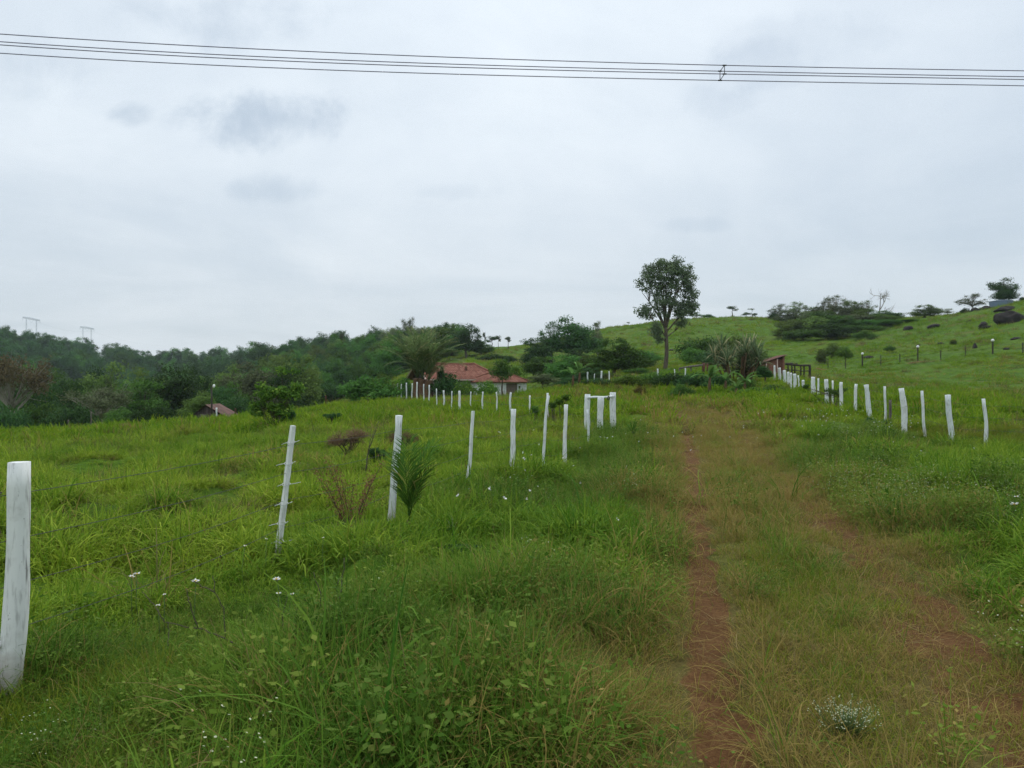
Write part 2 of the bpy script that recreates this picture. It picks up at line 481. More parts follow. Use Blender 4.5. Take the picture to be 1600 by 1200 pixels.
def white_post_mat():
    m, t = new_mat('whitewash')
    co = t.n('ShaderNodeTexCoord').outputs['Object']
    ob = t.n('ShaderNodeObjectInfo').outputs['Random']
    off = t.n('ShaderNodeVectorMath', operation='ADD', inp={0: co, 1: t.n('ShaderNodeCombineXYZ', inp={0: t.math('MULTIPLY', ob, 37.0)}).outputs[0]}).outputs[0]
    st = t.n('ShaderNodeMapping', inp={0: off, 3: (1, 1, 0.16)}).outputs[0]
    grain = t.noise(st, 38, 5, 0.6)
    blot = t.noise(off, 5.5, 4, 0.6)
    speck = t.noise(off, 46, 2, 0.5)
    z = t.n('ShaderNodeSeparateXYZ', inp={0: co}).outputs[2]
    base = t.mix(ob, (0.66, 0.70, 0.69), (0.74, 0.75, 0.72))
    c = t.mix(t.maprange(grain, 0.50, 0.72, 0.0, 0.6), base, (0.30, 0.30, 0.28))
    crack = t.noise(t.n('ShaderNodeMapping', inp={0: off, 3: (1, 1, 0.06)}).outputs[0], 30, 3, 0.5)
    c = t.mix(t.maprange(crack, 0.66, 0.72, 0.0, 0.75), c, (0.12, 0.115, 0.105))
    c = t.mix(t.maprange(blot, 0.50, 0.72, 0.0, 0.50), c, (0.42, 0.42, 0.38))
    c = t.mix(t.maprange(speck, 0.70, 0.76, 0.0, 0.6), c, (0.07, 0.065, 0.055))
    # mud splash with a ragged edge on the lowest part of the post
    mud = t.maprange(t.math('ADD', z, t.math('MULTIPLY', t.math('SUBTRACT', blot, 0.5), 0.7)), 0.30, 0.02, 0.0, 0.55)
    c = t.mix(mud, c, (0.22, 0.17, 0.11))
    finish(t, principled(t, c, 0.75, 0.25, bump(t, grain, 0.35, 0.006)))
    return m
M['white'] = white_post_mat()

def plain(name, col, rough=0.7, spec=0.3, var=0.25, scale=8, metal=0.0, stretch=(1, 1, 1)):
    m, t = new_mat(name)
    co = t.n('ShaderNodeMapping', inp={0: t.n('ShaderNodeTexCoord').outputs['Object'], 3: stretch}).outputs[0]
    n = t.noise(co, scale, 5, 0.6)
    lo = tuple(c * (1 - var) for c in col); hi = tuple(min(1, c * (1 + var)) for c in col)
    finish(t, principled(t, t.ramp(n, [(0.3, lo), (0.7, hi)]), rough, spec, bump(t, n, 0.2, 0.01), metal))
    return m
M['wire'] = plain('wire_steel', (0.055, 0.050, 0.048), 0.6, 0.4, 0.3, 30)
M['cable'] = plain('conductor', (0.24, 0.22, 0.31), 0.6, 0.3, 0.1)
M['rust_roof'] = plain('rusty_sheet', (0.110, 0.058, 0.045), 0.8, 0.2, 0.45, 1.4)
M['tie'] = plain('wire_tie', (0.55, 0.56, 0.55), 0.5, 0.4, 0.1)
M['dkwood'] = plain('dark_wood', (0.055, 0.045, 0.038), 0.9, 0.15, 0.45, 10, 0, (1, 1, 0.2))
M['greywood'] = plain('grey_wood', (0.14, 0.12, 0.105), 0.9, 0.15, 0.4, 10, 0, (1, 1, 0.2))
M['redwood'] = plain('reddish_wood', (0.12, 0.055, 0.038), 0.9, 0.15, 0.4, 10, 0, (1, 1, 0.2))
M['plaster'] = plain('white_plaster', (0.62, 0.63, 0.62), 0.85, 0.2, 0.14, 1.2)
M['greywall'] = plain('grey_render', (0.20, 0.175, 0.16), 0.9, 0.15, 0.2, 1.5)
M['dark_open'] = plain('unlit_interior', (0.03, 0.028, 0.026), 0.9, 0.1, 0.2)
M['shutter'] = plain('brown_shutter', (0.15, 0.115, 0.095), 0.8, 0.2, 0.25, 6)
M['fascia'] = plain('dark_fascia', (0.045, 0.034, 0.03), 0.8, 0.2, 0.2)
M['fascia_pale'] = plain('pale_fascia', (0.45, 0.34, 0.28), 0.8, 0.2, 0.2)
M['steel'] = plain('pylon_steel', (0.46, 0.51, 0.56), 0.6, 0.4, 0.1)
M['tank'] = plain('blue_plastic', (0.13, 0.18, 0.25), 0.5, 0.4, 0.15)
M['cap'] = plain('white_cap', (0.75, 0.75, 0.73), 0.6, 0.3, 0.05)
M['petal'] = plain('white_petal', (0.58, 0.58, 0.52), 0.7, 0.2, 0.05)
M['petal_pale'] = plain('pale_green_petal', (0.46, 0.48, 0.32), 0.7, 0.1, 0.1)
M['petal_y'] = plain('cream_petal', (0.72, 0.56, 0.30), 0.7, 0.2, 0.1)
M['flower_eye'] = plain('flower_eye', (0.55, 0.36, 0.05), 0.7, 0.2, 0.1)
M['stem'] = plain('green_stem', (0.07, 0.12, 0.035), 0.7, 0.2, 0.2)

def rock_mat():
    m, t = new_mat('dark_basalt')
    co = t.n('ShaderNodeTexCoord').outputs['Object']
    n = t.noise(co, 2.2, 6, 0.65)
    f = t.noise(co, 9, 4, 0.6)
    c = t.ramp(n, [(0.25, (0.018, 0.016, 0.016)), (0.55, (0.042, 0.036, 0.035)), (0.8, (0.075, 0.066, 0.058))])
    c = t.mix(t.maprange(f, 0.6, 0.75, 0, 0.5), c, (0.09, 0.10, 0.06))
    finish(t, principled(t, c, 0.95, 0.1, bump(t, f, 0.8, 0.08)))
    return m
M['rock'] = rock_mat()

def tile_mat():
    m, t = new_mat('clay_roof_tiles')
    uvn = t.n('ShaderNodeAttribute', attribute_name='tu').outputs['Fac']
    uvm = t.n('ShaderNodeAttribute', attribute_name='tv').outputs['Fac']
    v = t.n('ShaderNodeCombineXYZ', inp={0: uvn, 1: uvm}).outputs[0]
    n = t.noise(v, 0.7, 5, 0.65)
    f = t.noise(v, 6.0, 4, 0.6)
    wv = t.math('SINE', t.math('MULTIPLY', uvn, 2 * math.pi / 0.24))
    rows = t.math('FRACT', t.math('MULTIPLY', uvm, 1 / 0.36))
    ht = t.math('ADD', t.math('MULTIPLY', wv, 0.5), t.math('MULTIPLY', rows, 0.6))
    cell = t.n('ShaderNodeTexWhiteNoise', noise_dimensions='2D', inp={'Vector': t.n('ShaderNodeCombineXYZ', inp={
        0: t.math('FLOOR', t.math('MULTIPLY', uvn, 1 / 0.24)), 1: t.math('FLOOR', t.math('MULTIPLY', uvm, 1 / 0.36))}).outputs[0]}).outputs[0]
    c = t.ramp(t.math('ADD', t.math('MULTIPLY', cell, 0.5), t.math('MULTIPLY', f, 0.5)), [(0.2, (0.13, 0.050, 0.034)), (0.55, (0.21, 0.082, 0.055)), (0.85, (0.28, 0.135, 0.095))])
    c = t.mix(t.maprange(n, 0.52, 0.72, 0, 0.55), c, (0.11, 0.065, 0.05))
    finish(t, principled(t, c, 0.9, 0.15, bump(t, ht, 0.9, 0.06)))
    return m
M['tiles'] = tile_mat()

def brick_mat():
    m, t = new_mat('red_brick')
    co = t.n('ShaderNodeTexCoord').outputs['Object']
    sp = t.n('ShaderNodeSeparateXYZ', inp={0: co}).outputs
    v = t.n('ShaderNodeCombineXYZ', inp={0: t.math('ADD', sp[0], sp[1]), 1: sp[2]}).outputs[0]
    b = t.n('ShaderNodeTexBrick', inp={'Vector': v, 'Color1': (0.20, 0.07, 0.045, 1), 'Color2': (0.28, 0.11, 0.07, 1), 'Mortar': (0.16, 0.12, 0.10, 1),
                                       'Scale': 1.0, 'Brick Width': 0.22, 'Row Height': 0.10, 'Mortar Size': 0.012})
    n = t.noise(co, 2.0, 5, 0.6)
    c = t.mix(t.maprange(n, 0.5, 0.75, 0, 0.5), b.outputs[0], (0.12, 0.06, 0.045))
    finish(t, principled(t, c, 0.9, 0.15, bump(t, b.outputs[1], -0.4, 0.01)))
    return m
M['brick'] = brick_mat()

def plank_mat():
    m, t = new_mat('weathered_planks')
    co = t.n('ShaderNodeTexCoord').outputs['Object']
    sp = t.n('ShaderNodeSeparateXYZ', inp={0: co}).outputs
    s = t.math('MULTIPLY', t.math('ADD', sp[0], sp[1]), 1 / 0.19)
    cell = t.n('ShaderNodeTexWhiteNoise', noise_dimensions='1D', inp={'W': t.math('FLOOR', s)}).outputs[0]
    gap = t.math('GREATER_THAN', t.math('FRACT', s), 0.9)
    g = t.noise(t.n('ShaderNodeMapping', inp={0: co, 3: (8, 8, 0.6)}).outputs[0], 2.0, 5, 0.6)
    c = t.ramp(t.math('ADD', t.math('MULTIPLY', cell, 0.6), t.math('MULTIPLY', g, 0.4)), [(0.2, (0.060, 0.045, 0.045)), (0.6, (0.12, 0.088, 0.085)), (0.9, (0.20, 0.16, 0.15))])
    c = t.mix(gap, c, (0.02, 0.016, 0.015))
    finish(t, principled(t, c, 0.9, 0.1))
    return m
M['planks'] = plank_mat()

def ground_mat():
    m, t = new_mat('pasture_ground')
    geo = t.n('ShaderNodeNewGeometry')
    pos = geo.outputs['Position']
    soil = t.n('ShaderNodeAttribute', attribute_name='soil').outputs['Fac']
    dry = t.n('ShaderNodeAttribute', attribute_name='dry').outputs['Fac']
    n1 = t.noise(pos, 0.09, 5, 0.6)
    n2 = t.noise(pos, 0.9, 6, 0.65)
    n3 = t.noise(pos, 7.0, 6, 0.7)
    n4 = t.noise(pos, 45.0, 4, 0.7)
    mixn = t.math('ADD', t.math('MULTIPLY', n2, 0.45), t.math('MULTIPLY', n3, 0.55))
    grass = t.ramp(mixn, [(0.32, (0.018, 0.038, 0.004)), (0.46, (0.044, 0.095, 0.006)), (0.58, (0.076, 0.148, 0.009)), (0.74, (0.125, 0.185, 0.020))])
    grass = t.mix(t.maprange(n1, 0.42, 0.70, 0.0, 0.40), grass, (0.110, 0.135, 0.016))
    drycol = t.ramp(t.math('ADD', t.math('MULTIPLY', n3, 0.5), t.math('MULTIPLY', n4, 0.5)), [(0.30, (0.050, 0.040, 0.012)), (0.5, (0.110, 0.090, 0.025)), (0.70, (0.200, 0.160, 0.055))])
    c = t.mix(t.maprange(t.math('ADD', dry, t.math('MULTIPLY', t.math('SUBTRACT', n2, 0.5), 0.7)), 0.25, 0.75), grass, drycol)
    soilc = t.ramp(t.math('ADD', t.math('MULTIPLY', n3, 0.45), t.math('MULTIPLY', n4, 0.55)), [(0.30, (0.055, 0.026, 0.010)), (0.5, (0.120, 0.058, 0.022)), (0.72, (0.210, 0.120, 0.050))])
    c = t.mix(t.maprange(t.math('ADD', soil, t.math('MULTIPLY', t.math('SUBTRACT', n3, 0.5), 0.9)), 0.30, 0.62), c, soilc)
    hgt = t.math('ADD', t.math('MULTIPLY', n3, 0.6), t.math('MULTIPLY', n4, 0.4))
    finish(t, principled(t, c, 0.95, 0.1, bump(t, hgt, 0.9, 0.06)))
    return m
M['ground'] = ground_mat()

# ------------------------------------------------------------------ ground sheet (polar grid, fine in front)
def build_ground():
    front = np.linspace(R(-48), R(48), 460)
    back = np.linspace(R(48), R(312), 60)[1:-1]
    ang = np.concatenate([front, back])
    rad = np.concatenate([[0.15, 0.4, 0.7, 1.0], np.geomspace(1.3, 420, 470), np.geomspace(420, 2600, 60)[1:]])
    A, Rr = np.meshgrid(ang, rad)
    x, y = (Rr * np.sin(A)).ravel(), (Rr * np.cos(A)).ravel()
    z = H(x, y)
    na, nr = len(ang), len(rad)
    i = np.arange(nr - 1)[:, None] * na
    j = np.arange(na)[None]
    k = (j + 1) % na
    Q = np.stack([i + j, i + k, i + na + k, i + na + j], -1).reshape(-1, 4)[:, ::-1]
    V = np.vstack([np.stack([x, y, z], 1), [[0, 0, h1(0, 0)]]])
    T = np.stack([np.full(na, len(V) - 1), np.arange(na), (np.arange(na) + 1) % na], -1)[:, ::-1]
    me = mesh('ground', V, [Q, T], M['ground'], True, {'soil': np.append(soil_of(x, y), 0), 'dry': np.append(dry_of(x, y), 0)})
    tag(link('ground', me), kind='structure')
build_ground()

# ------------------------------------------------------------------ grass: tufts set out by a points mesh and geometry nodes (stuff)
SRC = bpy.data.collections.new('tuft_sources')      # never linked to the scene

def blades(n, hmin, hmax, w, radius, lean, curl, seed, segs=4, tipw=0.25):
    g = np.random.default_rng(seed)
    ro = radius * np.sqrt(g.random(n)); ra = g.random(n) * 2 * np.pi
    root = np.stack([ro * np.cos(ra), ro * np.sin(ra), np.zeros(n) - 0.02], 1)
    head = ra + g.normal(0, 1.1, n)
    L = hmin + (hmax - hmin) * g.random(n) ** 1.3
    th0 = np.abs(g.normal(0, lean, n))
    ka = np.abs(g.normal(curl, curl * 0.6, n))
    ww = w * (0.6 + 0.8 * g.random(n))
    tw = g.normal(0, 0.5, n)
    pts = [root]
    p = root.copy()
    for s in range(segs):
        th = th0 + ka * ((s + 0.7) / segs) ** 1.4
        st = L / segs
        p = p + np.stack([np.sin(th) * np.cos(head) * st, np.sin(th) * np.sin(head) * st, np.cos(th) * st], 1)
        pts.append(p.copy())
    side = np.stack([-np.sin(head + tw), np.cos(head + tw), 0.25 * np.sin(tw)], 1)
    V, prof = [], [0.75, 1.0, 0.92, 0.68, tipw]
    for s in range(segs + 1):
        pw = np.interp(s / segs, np.linspace(0, 1, 5), prof)
        V += [pts[s] - side * (ww * pw / 2)[:, None], pts[s] + side * (ww * pw / 2)[:, None]]
    V = np.stack(V, 1)                                # n, 2(segs+1), 3
    b = np.arange(n)[:, None] * (2 * (segs + 1))
    Q = np.concatenate([np.stack([b + 2 * s, b + 2 * s + 1, b + 2 * s + 3, b + 2 * s + 2], -1).reshape(-1, 4) for s in range(segs)])
    return V.reshape(-1, 3), Q

def leaves(C, L, N, ln, wd):
    """diamond leaves: centres, long axes, normals, lengths, widths"""
    L = L / (np.linalg.norm(L, axis=1)[:, None] + 1e-9)
    Sd = np.cross(L, N); Sd /= np.linalg.norm(Sd, axis=1)[:, None] + 1e-9
    ln, wd = np.broadcast_to(ln, (len(C),))[:, None], np.broadcast_to(wd, (len(C),))[:, None]
    V = np.stack([C - L * ln / 2, C + Sd * wd / 2 - L * ln * 0.05, C + L * ln / 2, C - Sd * wd / 2 - L * ln * 0.05], 1).reshape(-1, 3)
    Q = np.arange(len(C) * 4).reshape(-1, 4)
    return V, Q

def src(name, V, F, mat):
    o = bpy.data.objects.new(name, mesh(name, V, F, mat, True))
    SRC.objects.link(o)
    return o
TUFT = {}
def tuftset(kind, mat, k, **kw):
    TUFT[kind] = [src(f'{kind}_tuft', *[(v if i == 0 else [v]) for i, v in enumerate(blades(seed=100 + 31 * j + len(TUFT) * 7, **kw))], mat) for j in range(k)]
tuftset('broad', M['blade_broad'], 5, n=34, hmin=.14, hmax=.42, w=.011, radius=.13, lean=.45, curl=1.5)
tuftset('fine', M['blade_fine'], 5, n=70, hmin=.16, hmax=.52, w=.0045, radius=.14, lean=.45, curl=1.7, segs=5)
tuftset('short', M['blade_short'], 5, n=70, hmin=.04, hmax=.17, w=.0038, radius=.16, lean=.6, curl=1.2, segs=3)
tuftset('dry', M['blade_dry'], 4, n=34, hmin=.18, hmax=.50, w=.0032, radius=.12, lean=.75, curl=1.5, segs=5)
tuftset('far', M['blade_far'], 4, n=22, hmin=.16, hmax=.36, w=.022, radius=.22, lean=.45, curl=1.3, segs=3)
tuftset('tall', M['blade_fine'], 3, n=12, hmin=.4, hmax=.8, w=.010, radius=.10, lean=.35, curl=1.2, segs=6)

tuftset('litter', M['blade_dry'], 4, n=26, hmin=.08, hmax=.30, w=.0036, radius=.20, lean=.12, curl=.25, segs=3)
for _o in TUFT['litter']:      # stalks lying on the soil
    _V = np.empty(len(_o.data.vertices) * 3, np.float32); _o.data.vertices.foreach_get('co', _V); _V = _V.reshape(-1, 3)
    _V = np.stack([_V[:, 0] + _V[:, 2] * .9 * np.sin(np.arange(len(_V)) // 8 * 2.4), _V[:, 1] + _V[:, 2] * .9 * np.cos(np.arange(len(_V)) // 8 * 2.4), .012 + np.clip(_V[:, 2], 0, 1) * .10], 1)
    _o.data.vertices.foreach_set('co', _V.astype(np.float32).ravel()); _o.data.update()
tuftset('tussock', M['tussock'], 4, n=110, hmin=.2, hmax=.62, w=.007, radius=.24, lean=.8, curl=1.9, segs=5)

def herb_src(seed, nst, flowers):
    g = np.random.default_rng(seed)
    mb, fl = MB(), MB()
    for _ in range(nst):
        a = g.random() * 6.28; h = g.uniform(.10, .30); le = g.uniform(.1, .55)
        r0 = g.random() * 0.08
        b = np.array([r0 * math.cos(a), r0 * math.sin(a), -.01])
        tip = b + np.array([math.sin(le) * math.cos(a), math.sin(le) * math.sin(a), math.cos(le)]) * h
        side = np.array([-math.sin(a), math.cos(a), 0]) * 0.0012
        mb.add([b - side, b + side, tip + side, tip - side], [[0, 1, 2, 3]])
        k = g.integers(7, 13)
        tt = g.uniform(.25, 1.0, k)[:, None]
        C = b + (tip - b) * tt + g.normal(0, .018, (k, 3))
        Ld = g.normal(0, 1, (k, 3)); Ld[:, 2] *= 0.4
        N = np.array([0, 0, 1.0]) + g.normal(0, .4, (k, 3))
        mb.add(*leaves(C, Ld, N, g.uniform(.016, .036, k), g.uniform(.010, .018, k)))
        if flowers:
            k = g.integers(1, 4)
            C = tip + g.normal(0, .022, (k, 3)) + np.array([0, 0, .015])
            fl.add(*leaves(C, g.normal(0, 1, (k, 3)) * [1, 1, .2], np.tile([0, 0, 1.0], (k, 1)) + g.normal(0, .3, (k, 3)), g.uniform(.006, .010, k), g.uniform(.006, .010, k)))
    return mb, fl
def herb_objs(nm, flowers, k):
    out = []
    for j in range(k):
        mb, fl = herb_src(900 + j + (50 if flowers else 0), 14, flowers)
        me = mb.mesh(nm, M['herb'], True)
        if flowers:
            V = np.vstack(mb.V + fl.V); Q = np.vstack(mb.Q + [q + mb.n for q in fl.Q])
            me = mesh(nm, V, [Q], M['herb'], True)
            me.materials.append(M['petal_pale'])
            mi = np.zeros(len(Q), dtype=np.int32); mi[sum(len(q) for q in mb.Q):] = 1
            me.polygons.foreach_set('material_index', mi)
        o = bpy.data.objects.new(nm, me); SRC.objects.link(o); out.append(o)
    return out
TUFT['herb'] = herb_objs('herb_tuft', False, 4)
TUFT['bloom'] = herb_objs('bloom_tuft', True, 4)

def gn_scatter(name, pts, rot, scl, idx, sources, attrs, label=None):
    me = bpy.data.meshes.new(name)
    me.vertices.add(len(pts))
    me.vertices.foreach_set('co', np.asarray(pts, np.float32).ravel())
    for k, v in (('scl', scl), *attrs.items()):
        a = me.attributes.new(k, 'FLOAT', 'POINT'); a.data.foreach_set('value', np.asarray(v, np.float32))
    a = me.attributes.new('rot', 'FLOAT_VECTOR', 'POINT'); a.data.foreach_set('vector', np.asarray(rot, np.float32).ravel())
    a = me.attributes.new('pick', 'INT', 'POINT'); a.data.foreach_set('value', np.asarray(idx, np.int32))
    me.update()
    o = link(name, me)
    tag(o, label, None, None, 'stuff')
    c = bpy.data.collections.new(name + '_source')
    for s in sources: c.objects.link(s)
    ng = bpy.data.node_groups.new(name + '_scatter', 'GeometryNodeTree')
    ng.interface.new_socket('Geometry', in_out='INPUT', socket_type='NodeSocketGeometry')
    ng.interface.new_socket('Geometry', in_out='OUTPUT', socket_type='NodeSocketGeometry')
    N, Lk = ng.nodes, ng.links
    gi, go = N.new('NodeGroupInput'), N.new('NodeGroupOutput')
    ci = N.new('GeometryNodeCollectionInfo'); ci.inputs[0].default_value = c
    ci.inputs[1].default_value = True; ci.inputs[2].default_value = True
    m2p = N.new('GeometryNodeMeshToPoints')
    ip = N.new('GeometryNodeInstanceOnPoints'); ip.inputs['Pick Instance'].default_value = True
    def na(nm, ty):
        n = N.new('GeometryNodeInputNamedAttribute'); n.data_type = ty; n.inputs[0].default_value = nm
        return n.outputs[0]
    e2r = N.new('FunctionNodeEulerToRotation')
    Lk.new(na('rot', 'FLOAT_VECTOR'), e2r.inputs[0])
    Lk.new(gi.outputs[0], m2p.inputs[0])
    Lk.new(m2p.outputs[0], ip.inputs['Points'])
    Lk.new(ci.outputs[0], ip.inputs['Instance'])
    Lk.new(na('pick', 'INT'), ip.inputs['Instance Index'])
    Lk.new(e2r.outputs[0], ip.inputs['Rotation'])
    Lk.new(na('scl', 'FLOAT'), ip.inputs['Scale'])
    Lk.new(ip.outputs[0], go.inputs[0])
    md = o.modifiers.new('scatter', 'NODES'); md.node_group = ng
    return o

def polar(n_per_m2, r0, r1, half=42.0, seed=0):
    """uniform per-area points in a wedge in front of the camera"""
    g = np.random.default_rng(seed)
    n = int(n_per_m2 * R(2 * half) / 2 * (r1 * r1 - r0 * r0))
    r = np.sqrt(r0 * r0 + (r1 * r1 - r0 * r0) * g.random(n))
    a = (g.random(n) * 2 - 1) * R(half)
    return r * np.sin(a), r * np.cos(a), g

LFENCE = np.array([(-4.2, 0.2), (-2.85, 4.2), (-2.3, 7.35), (-1.45, 9.15), (-0.74, 12.1), (0.0, 13.0), (0.62, 14.4), (1.17, 16.6), (2.0, 19.6), (2.9, 24.5)])
RFENCE = np.array([(20.0, 9), (12.9, 20.0), (12.15, 20.9), (12.8, 23.5), (13.4, 27.5), (14.3, 31), (16.0, 36), (17.4, 42), (20, 52), (21.5, 60)])
def pasture_left(x, y):      # >0: on the field side of the left fence
    return np.interp(y, LFENCE[:, 1], LFENCE[:, 0], right=1e9) - x
def pasture_right(x, y):
    o = np.argsort(RFENCE[:, 1])
    return x - np.interp(y, RFENCE[o, 1], RFENCE[o, 0])
FOREST_MASKS = []
def woods(x, y):
    """ground under tree cover, where no pasture tufts are set"""
    az = x / np.maximum(y, 1) * FPX + 800
    w = ((y > 64) & (az < 470)) | ((y > 150) & (az < 690))
    return w

class Scat:
    def __init__(s): s.d = {}
    def add(s, kind, x, y, scale, dry, tint, g):
        s.d.setdefault(kind, []).append((x, y, scale, dry, tint, g.random(len(x)) * 6.283, g.normal(0, .12, (len(x), 2))))
    def build(s, kind, name, label):
        parts = s.d[kind]
        x, y, sc, dr, ti, rz, tl = [np.concatenate([p[i] for p in parts]) for i in range(7)]
        z = H(x, y) - 0.01
        rot = np.stack([tl[:, 0], tl[:, 1], rz], 1)
        gn_scatter(name, np.stack([x, y, z], 1), rot, sc, np.random.default_rng(5).integers(0, len(TUFT[kind]), len(x)), TUFT[kind], {'dry': dr, 'tint': ti}, label)
sc = Scat()
def zone(x, y):
    soil, dry, ln = soil_of(x, y), dry_of(x, y), lane_of(x, y)
    pl, pr = pasture_left(x, y), pasture_right(x, y)
    clump = fbm(x * 1.1 + 3, y * 1.1 + 60, 3)
    tint = np.clip(0.5 + 1.5 * (fbm(x * 0.30 + 80, y * 0.30, 4) - 0.5) + 1.5 * (fbm(x * 1.7, y * 1.7 + 9, 2) - 0.5), 0, 1)
    return soil, dry, ln, pl, pr, clump, tint
def scatter_grass():
    for (r0, r1, dens, sk, seed) in ((1.2, 7, 130, 0.85, 1), (7, 14, 95, 0.92, 2), (14, 30, 52, 1.0, 3), (30, 62, 15, 1.3, 4)):
        x, y, g = polar(dens, r0, r1, 43, seed)
        soil, dry, ln, pl, pr, cl, ti = zone(x, y)
        u = g.random(len(x))
        keep = (u > rut_clear(x, y)) & (np.hypot(x + 1.25, y - 8.4) > .35)
        size = sk * np.where(pl > .15, 0.40 + 1.45 * sstep(.28, .75, cl), 0.52 + 1.15 * sstep(.25, .75, cl)) * (0.75 + 0.5 * g.random(len(x)))
        keep &= g.random(len(x)) < np.where((ln > .3) | (pl < .15), 1.0, 0.22 + 0.78 * sstep(.30, .5, cl))
        size = size * np.where(np.hypot(x + 2.35, y - 3.35) < 1.0, .55, 1.0) * np.where(np.hypot(x + 2.72, y - 3.75) < .42, .55, 1.0)
        # lane: short and straw grass
        lane = keep & (g.random(len(x)) < ln * 0.93)
        rest = keep & ~lane
        dsel = lane & (g.random(len(x)) < 0.22 + 0.22 * dry)
        ssel = lane & ~dsel
        sc.add('short', x[ssel], y[ssel], (sk * (.8 + .5 * g.random(len(x))))[ssel] * 1.1, dry[ssel] * 0.62 + 0.14, ti[ssel] * 0.55, g)
        sc.add('dry', x[dsel], y[dsel], (sk * (.5 + .5 * g.random(len(x))))[dsel] * 0.75, dry[dsel], ti[dsel], g)
        field = rest & ((pl > 0.15) | ((pr > -0.6)))
        fld_left = field & (pl > 0.15)
        verge = rest & ~field
        rp = rest & (pr > -0.6)
        if r0 < 30:
            sc.add('broad', x[fld_left], y[fld_left], size[fld_left] * 0.74, dry[fld_left] * 0.45 + 0.03, ti[fld_left] * 0.8, g)
            sel = rp & (g.random(len(x)) < 0.8)
            sc.add('short', x[sel], y[sel], size[sel] * 1.5, dry[sel] * 0.4 + 0.10, ti[sel] * 0.6 + 0.1, g)
        else:
            sc.add('far', x[fld_left], y[fld_left], size[fld_left] * 0.85, dry[fld_left] * 0.4 + 0.05, ti[fld_left] * 0.75, g)
            sc.add('far', x[rp], y[rp], size[rp] * 0.45, dry[rp] * 0.4 + 0.10, ti[rp] * 0.7, g)
        # verge: fine long grass, broad patches, herbs
        bp = fbm(x * 0.45 + 13, y * 0.45 + 71, 3) + 0.12 * (g.random(len(x)) - 0.5)
        right = x > 3.2 + 0.27 * y
        b = verge & (bp > 0.53) & (ln < .45)
        hb = verge & ~b & (g.random(len(x)) < np.where(right, 0.46, 0.11))
        f = verge & ~b & ~hb
        sc.add('broad', x[b], y[b], size[b] * 0.95, dry[b] * 0.5, 0.3 + ti[b] * 0.7, g)
        bl = hb & (g.random(len(x)) < np.where(right, .30, 0.03))
        hb = hb & ~bl
        sc.add('herb', x[hb], y[hb], size[hb] * 1.25, dry[hb] * 0.2, ti[hb], g)
        sc.add('bloom', x[bl], y[bl], size[bl] * 1.25, dry[bl] * 0.2, ti[bl], g)
        sc.add('fine', x[f], y[f], size[f] * np.where(right[f], 0.72, 0.78), dry[f] * 0.7 + 0.13, np.where(right[f], ti[f] * 0.5, 0.25 + ti[f] * 0.7), g)
        if r0 < 30:
            q = fld_left & (fbm(x * .8 + 33, y * .8, 3) > .60) & (g.random(len(x)) < .45)
            sc.add('dry', x[q], y[q], sk * (.5 + .5 * g.random(q.sum())), dry[q], ti[q], g)
        if r0 < 14:
            t2 = verge & (g.random(len(x)) < 0.018)
            sc.add('tall', x[t2], y[t2], size[t2] * 0.85, dry[t2] * 0.3, ti[t2], g)
            d2 = verge & (g.random(len(x)) < 0.06)
            sc.add('dry', x[d2], y[d2], size[d2] * 0.85, dry[d2], ti[d2], g)
    for (r0, r1, dens, sk, seed) in ((1.2, 9, 17, 1.0, 21), (9, 28, 6, 1.4, 22)):
        x, y, g = polar(dens, r0, r1, 43, seed)
        q = g.random(len(x)) < lane_of(x, y) * np.where(dpoly(x, y, LRUT) < .3, .35, .85)
        sc.add('litter', x[q], y[q], sk * (.5 + .8 * g.random(q.sum())), g.random(q.sum()), g.random(q.sum()), g)
    g = np.random.default_rng(41)
    rr, aa = 1.2 * np.sqrt(g.random(420)), g.random(420) * 6.283
    sc.add('short', -2.5 + rr * np.cos(aa), 3.45 + rr * np.sin(aa), .8 + .7 * g.random(420), np.full(420, .08), g.random(420), g)
    x, y, g = polar(26, 5, 17, 43, 31)
    off = x - np.interp(y, RRUT[:, 1], RRUT[:, 0])
    q = (off > .35) & (pasture_right(x, y) < -.6) & (g.random(len(x)) < .9 * sstep(.40, .58, fbm(x * .5 + 9, y * .5, 3)))
    bq = q & (g.random(len(x)) < .6)
    hq = q & ~bq
    sc.add('bloom', x[bq], y[bq], 1.1 + .7 * g.random(bq.sum()), np.full(bq.sum(), .12), .25 * g.random(bq.sum()), g)
    sc.add('herb', x[hq], y[hq], 1.1 + .7 * g.random(hq.sum()), np.full(hq.sum(), .12), .25 * g.random(hq.sum()), g)
    for (r0, r1, dens, sk, seed) in ((4, 22, 1.5, .85, 15), (22, 65, .95, 1.15, 16), (65, 250, .11, 1.9, 17)):
        x, y, g = polar(dens, r0, r1, 43, seed)
        q = ((pasture_left(x, y) > .4) | (pasture_right(x, y) > 0) | (y > 65)) & ~woods(x, y) & (g.random(len(x)) < sstep(.42, .62, fbm(x * .28 + 5, y * .28, 3)))
        x, y = x[q], y[q]
        sc.add('tussock', x, y, sk * (.5 + .9 * g.random(len(x))), .15 + .5 * g.random(len(x)) ** 2, g.random(len(x)), g)
    for (r0, r1, dens, sk, seed) in ((62, 120, 3.2, 1.5, 5), (120, 270, 0.75, 2.3, 6)):
        x, y, g = polar(dens, r0, r1, 42, seed)
        ok = ~woods(x, y)
        x, y = x[ok], y[ok]
        cl = fbm(x * 0.25 + 3, y * 0.25 + 60, 4)
        ti = np.clip(0.5 + 1.8 * (fbm(x * 0.06 + 80, y * 0.06, 4) - 0.5), 0, 1)
        k = g.random(len(x)) < sstep(0.30, 0.62, cl)
        k &= soil_of(x, y) < .3
        x, y, cl, ti = x[k], y[k], cl[k], ti[k]
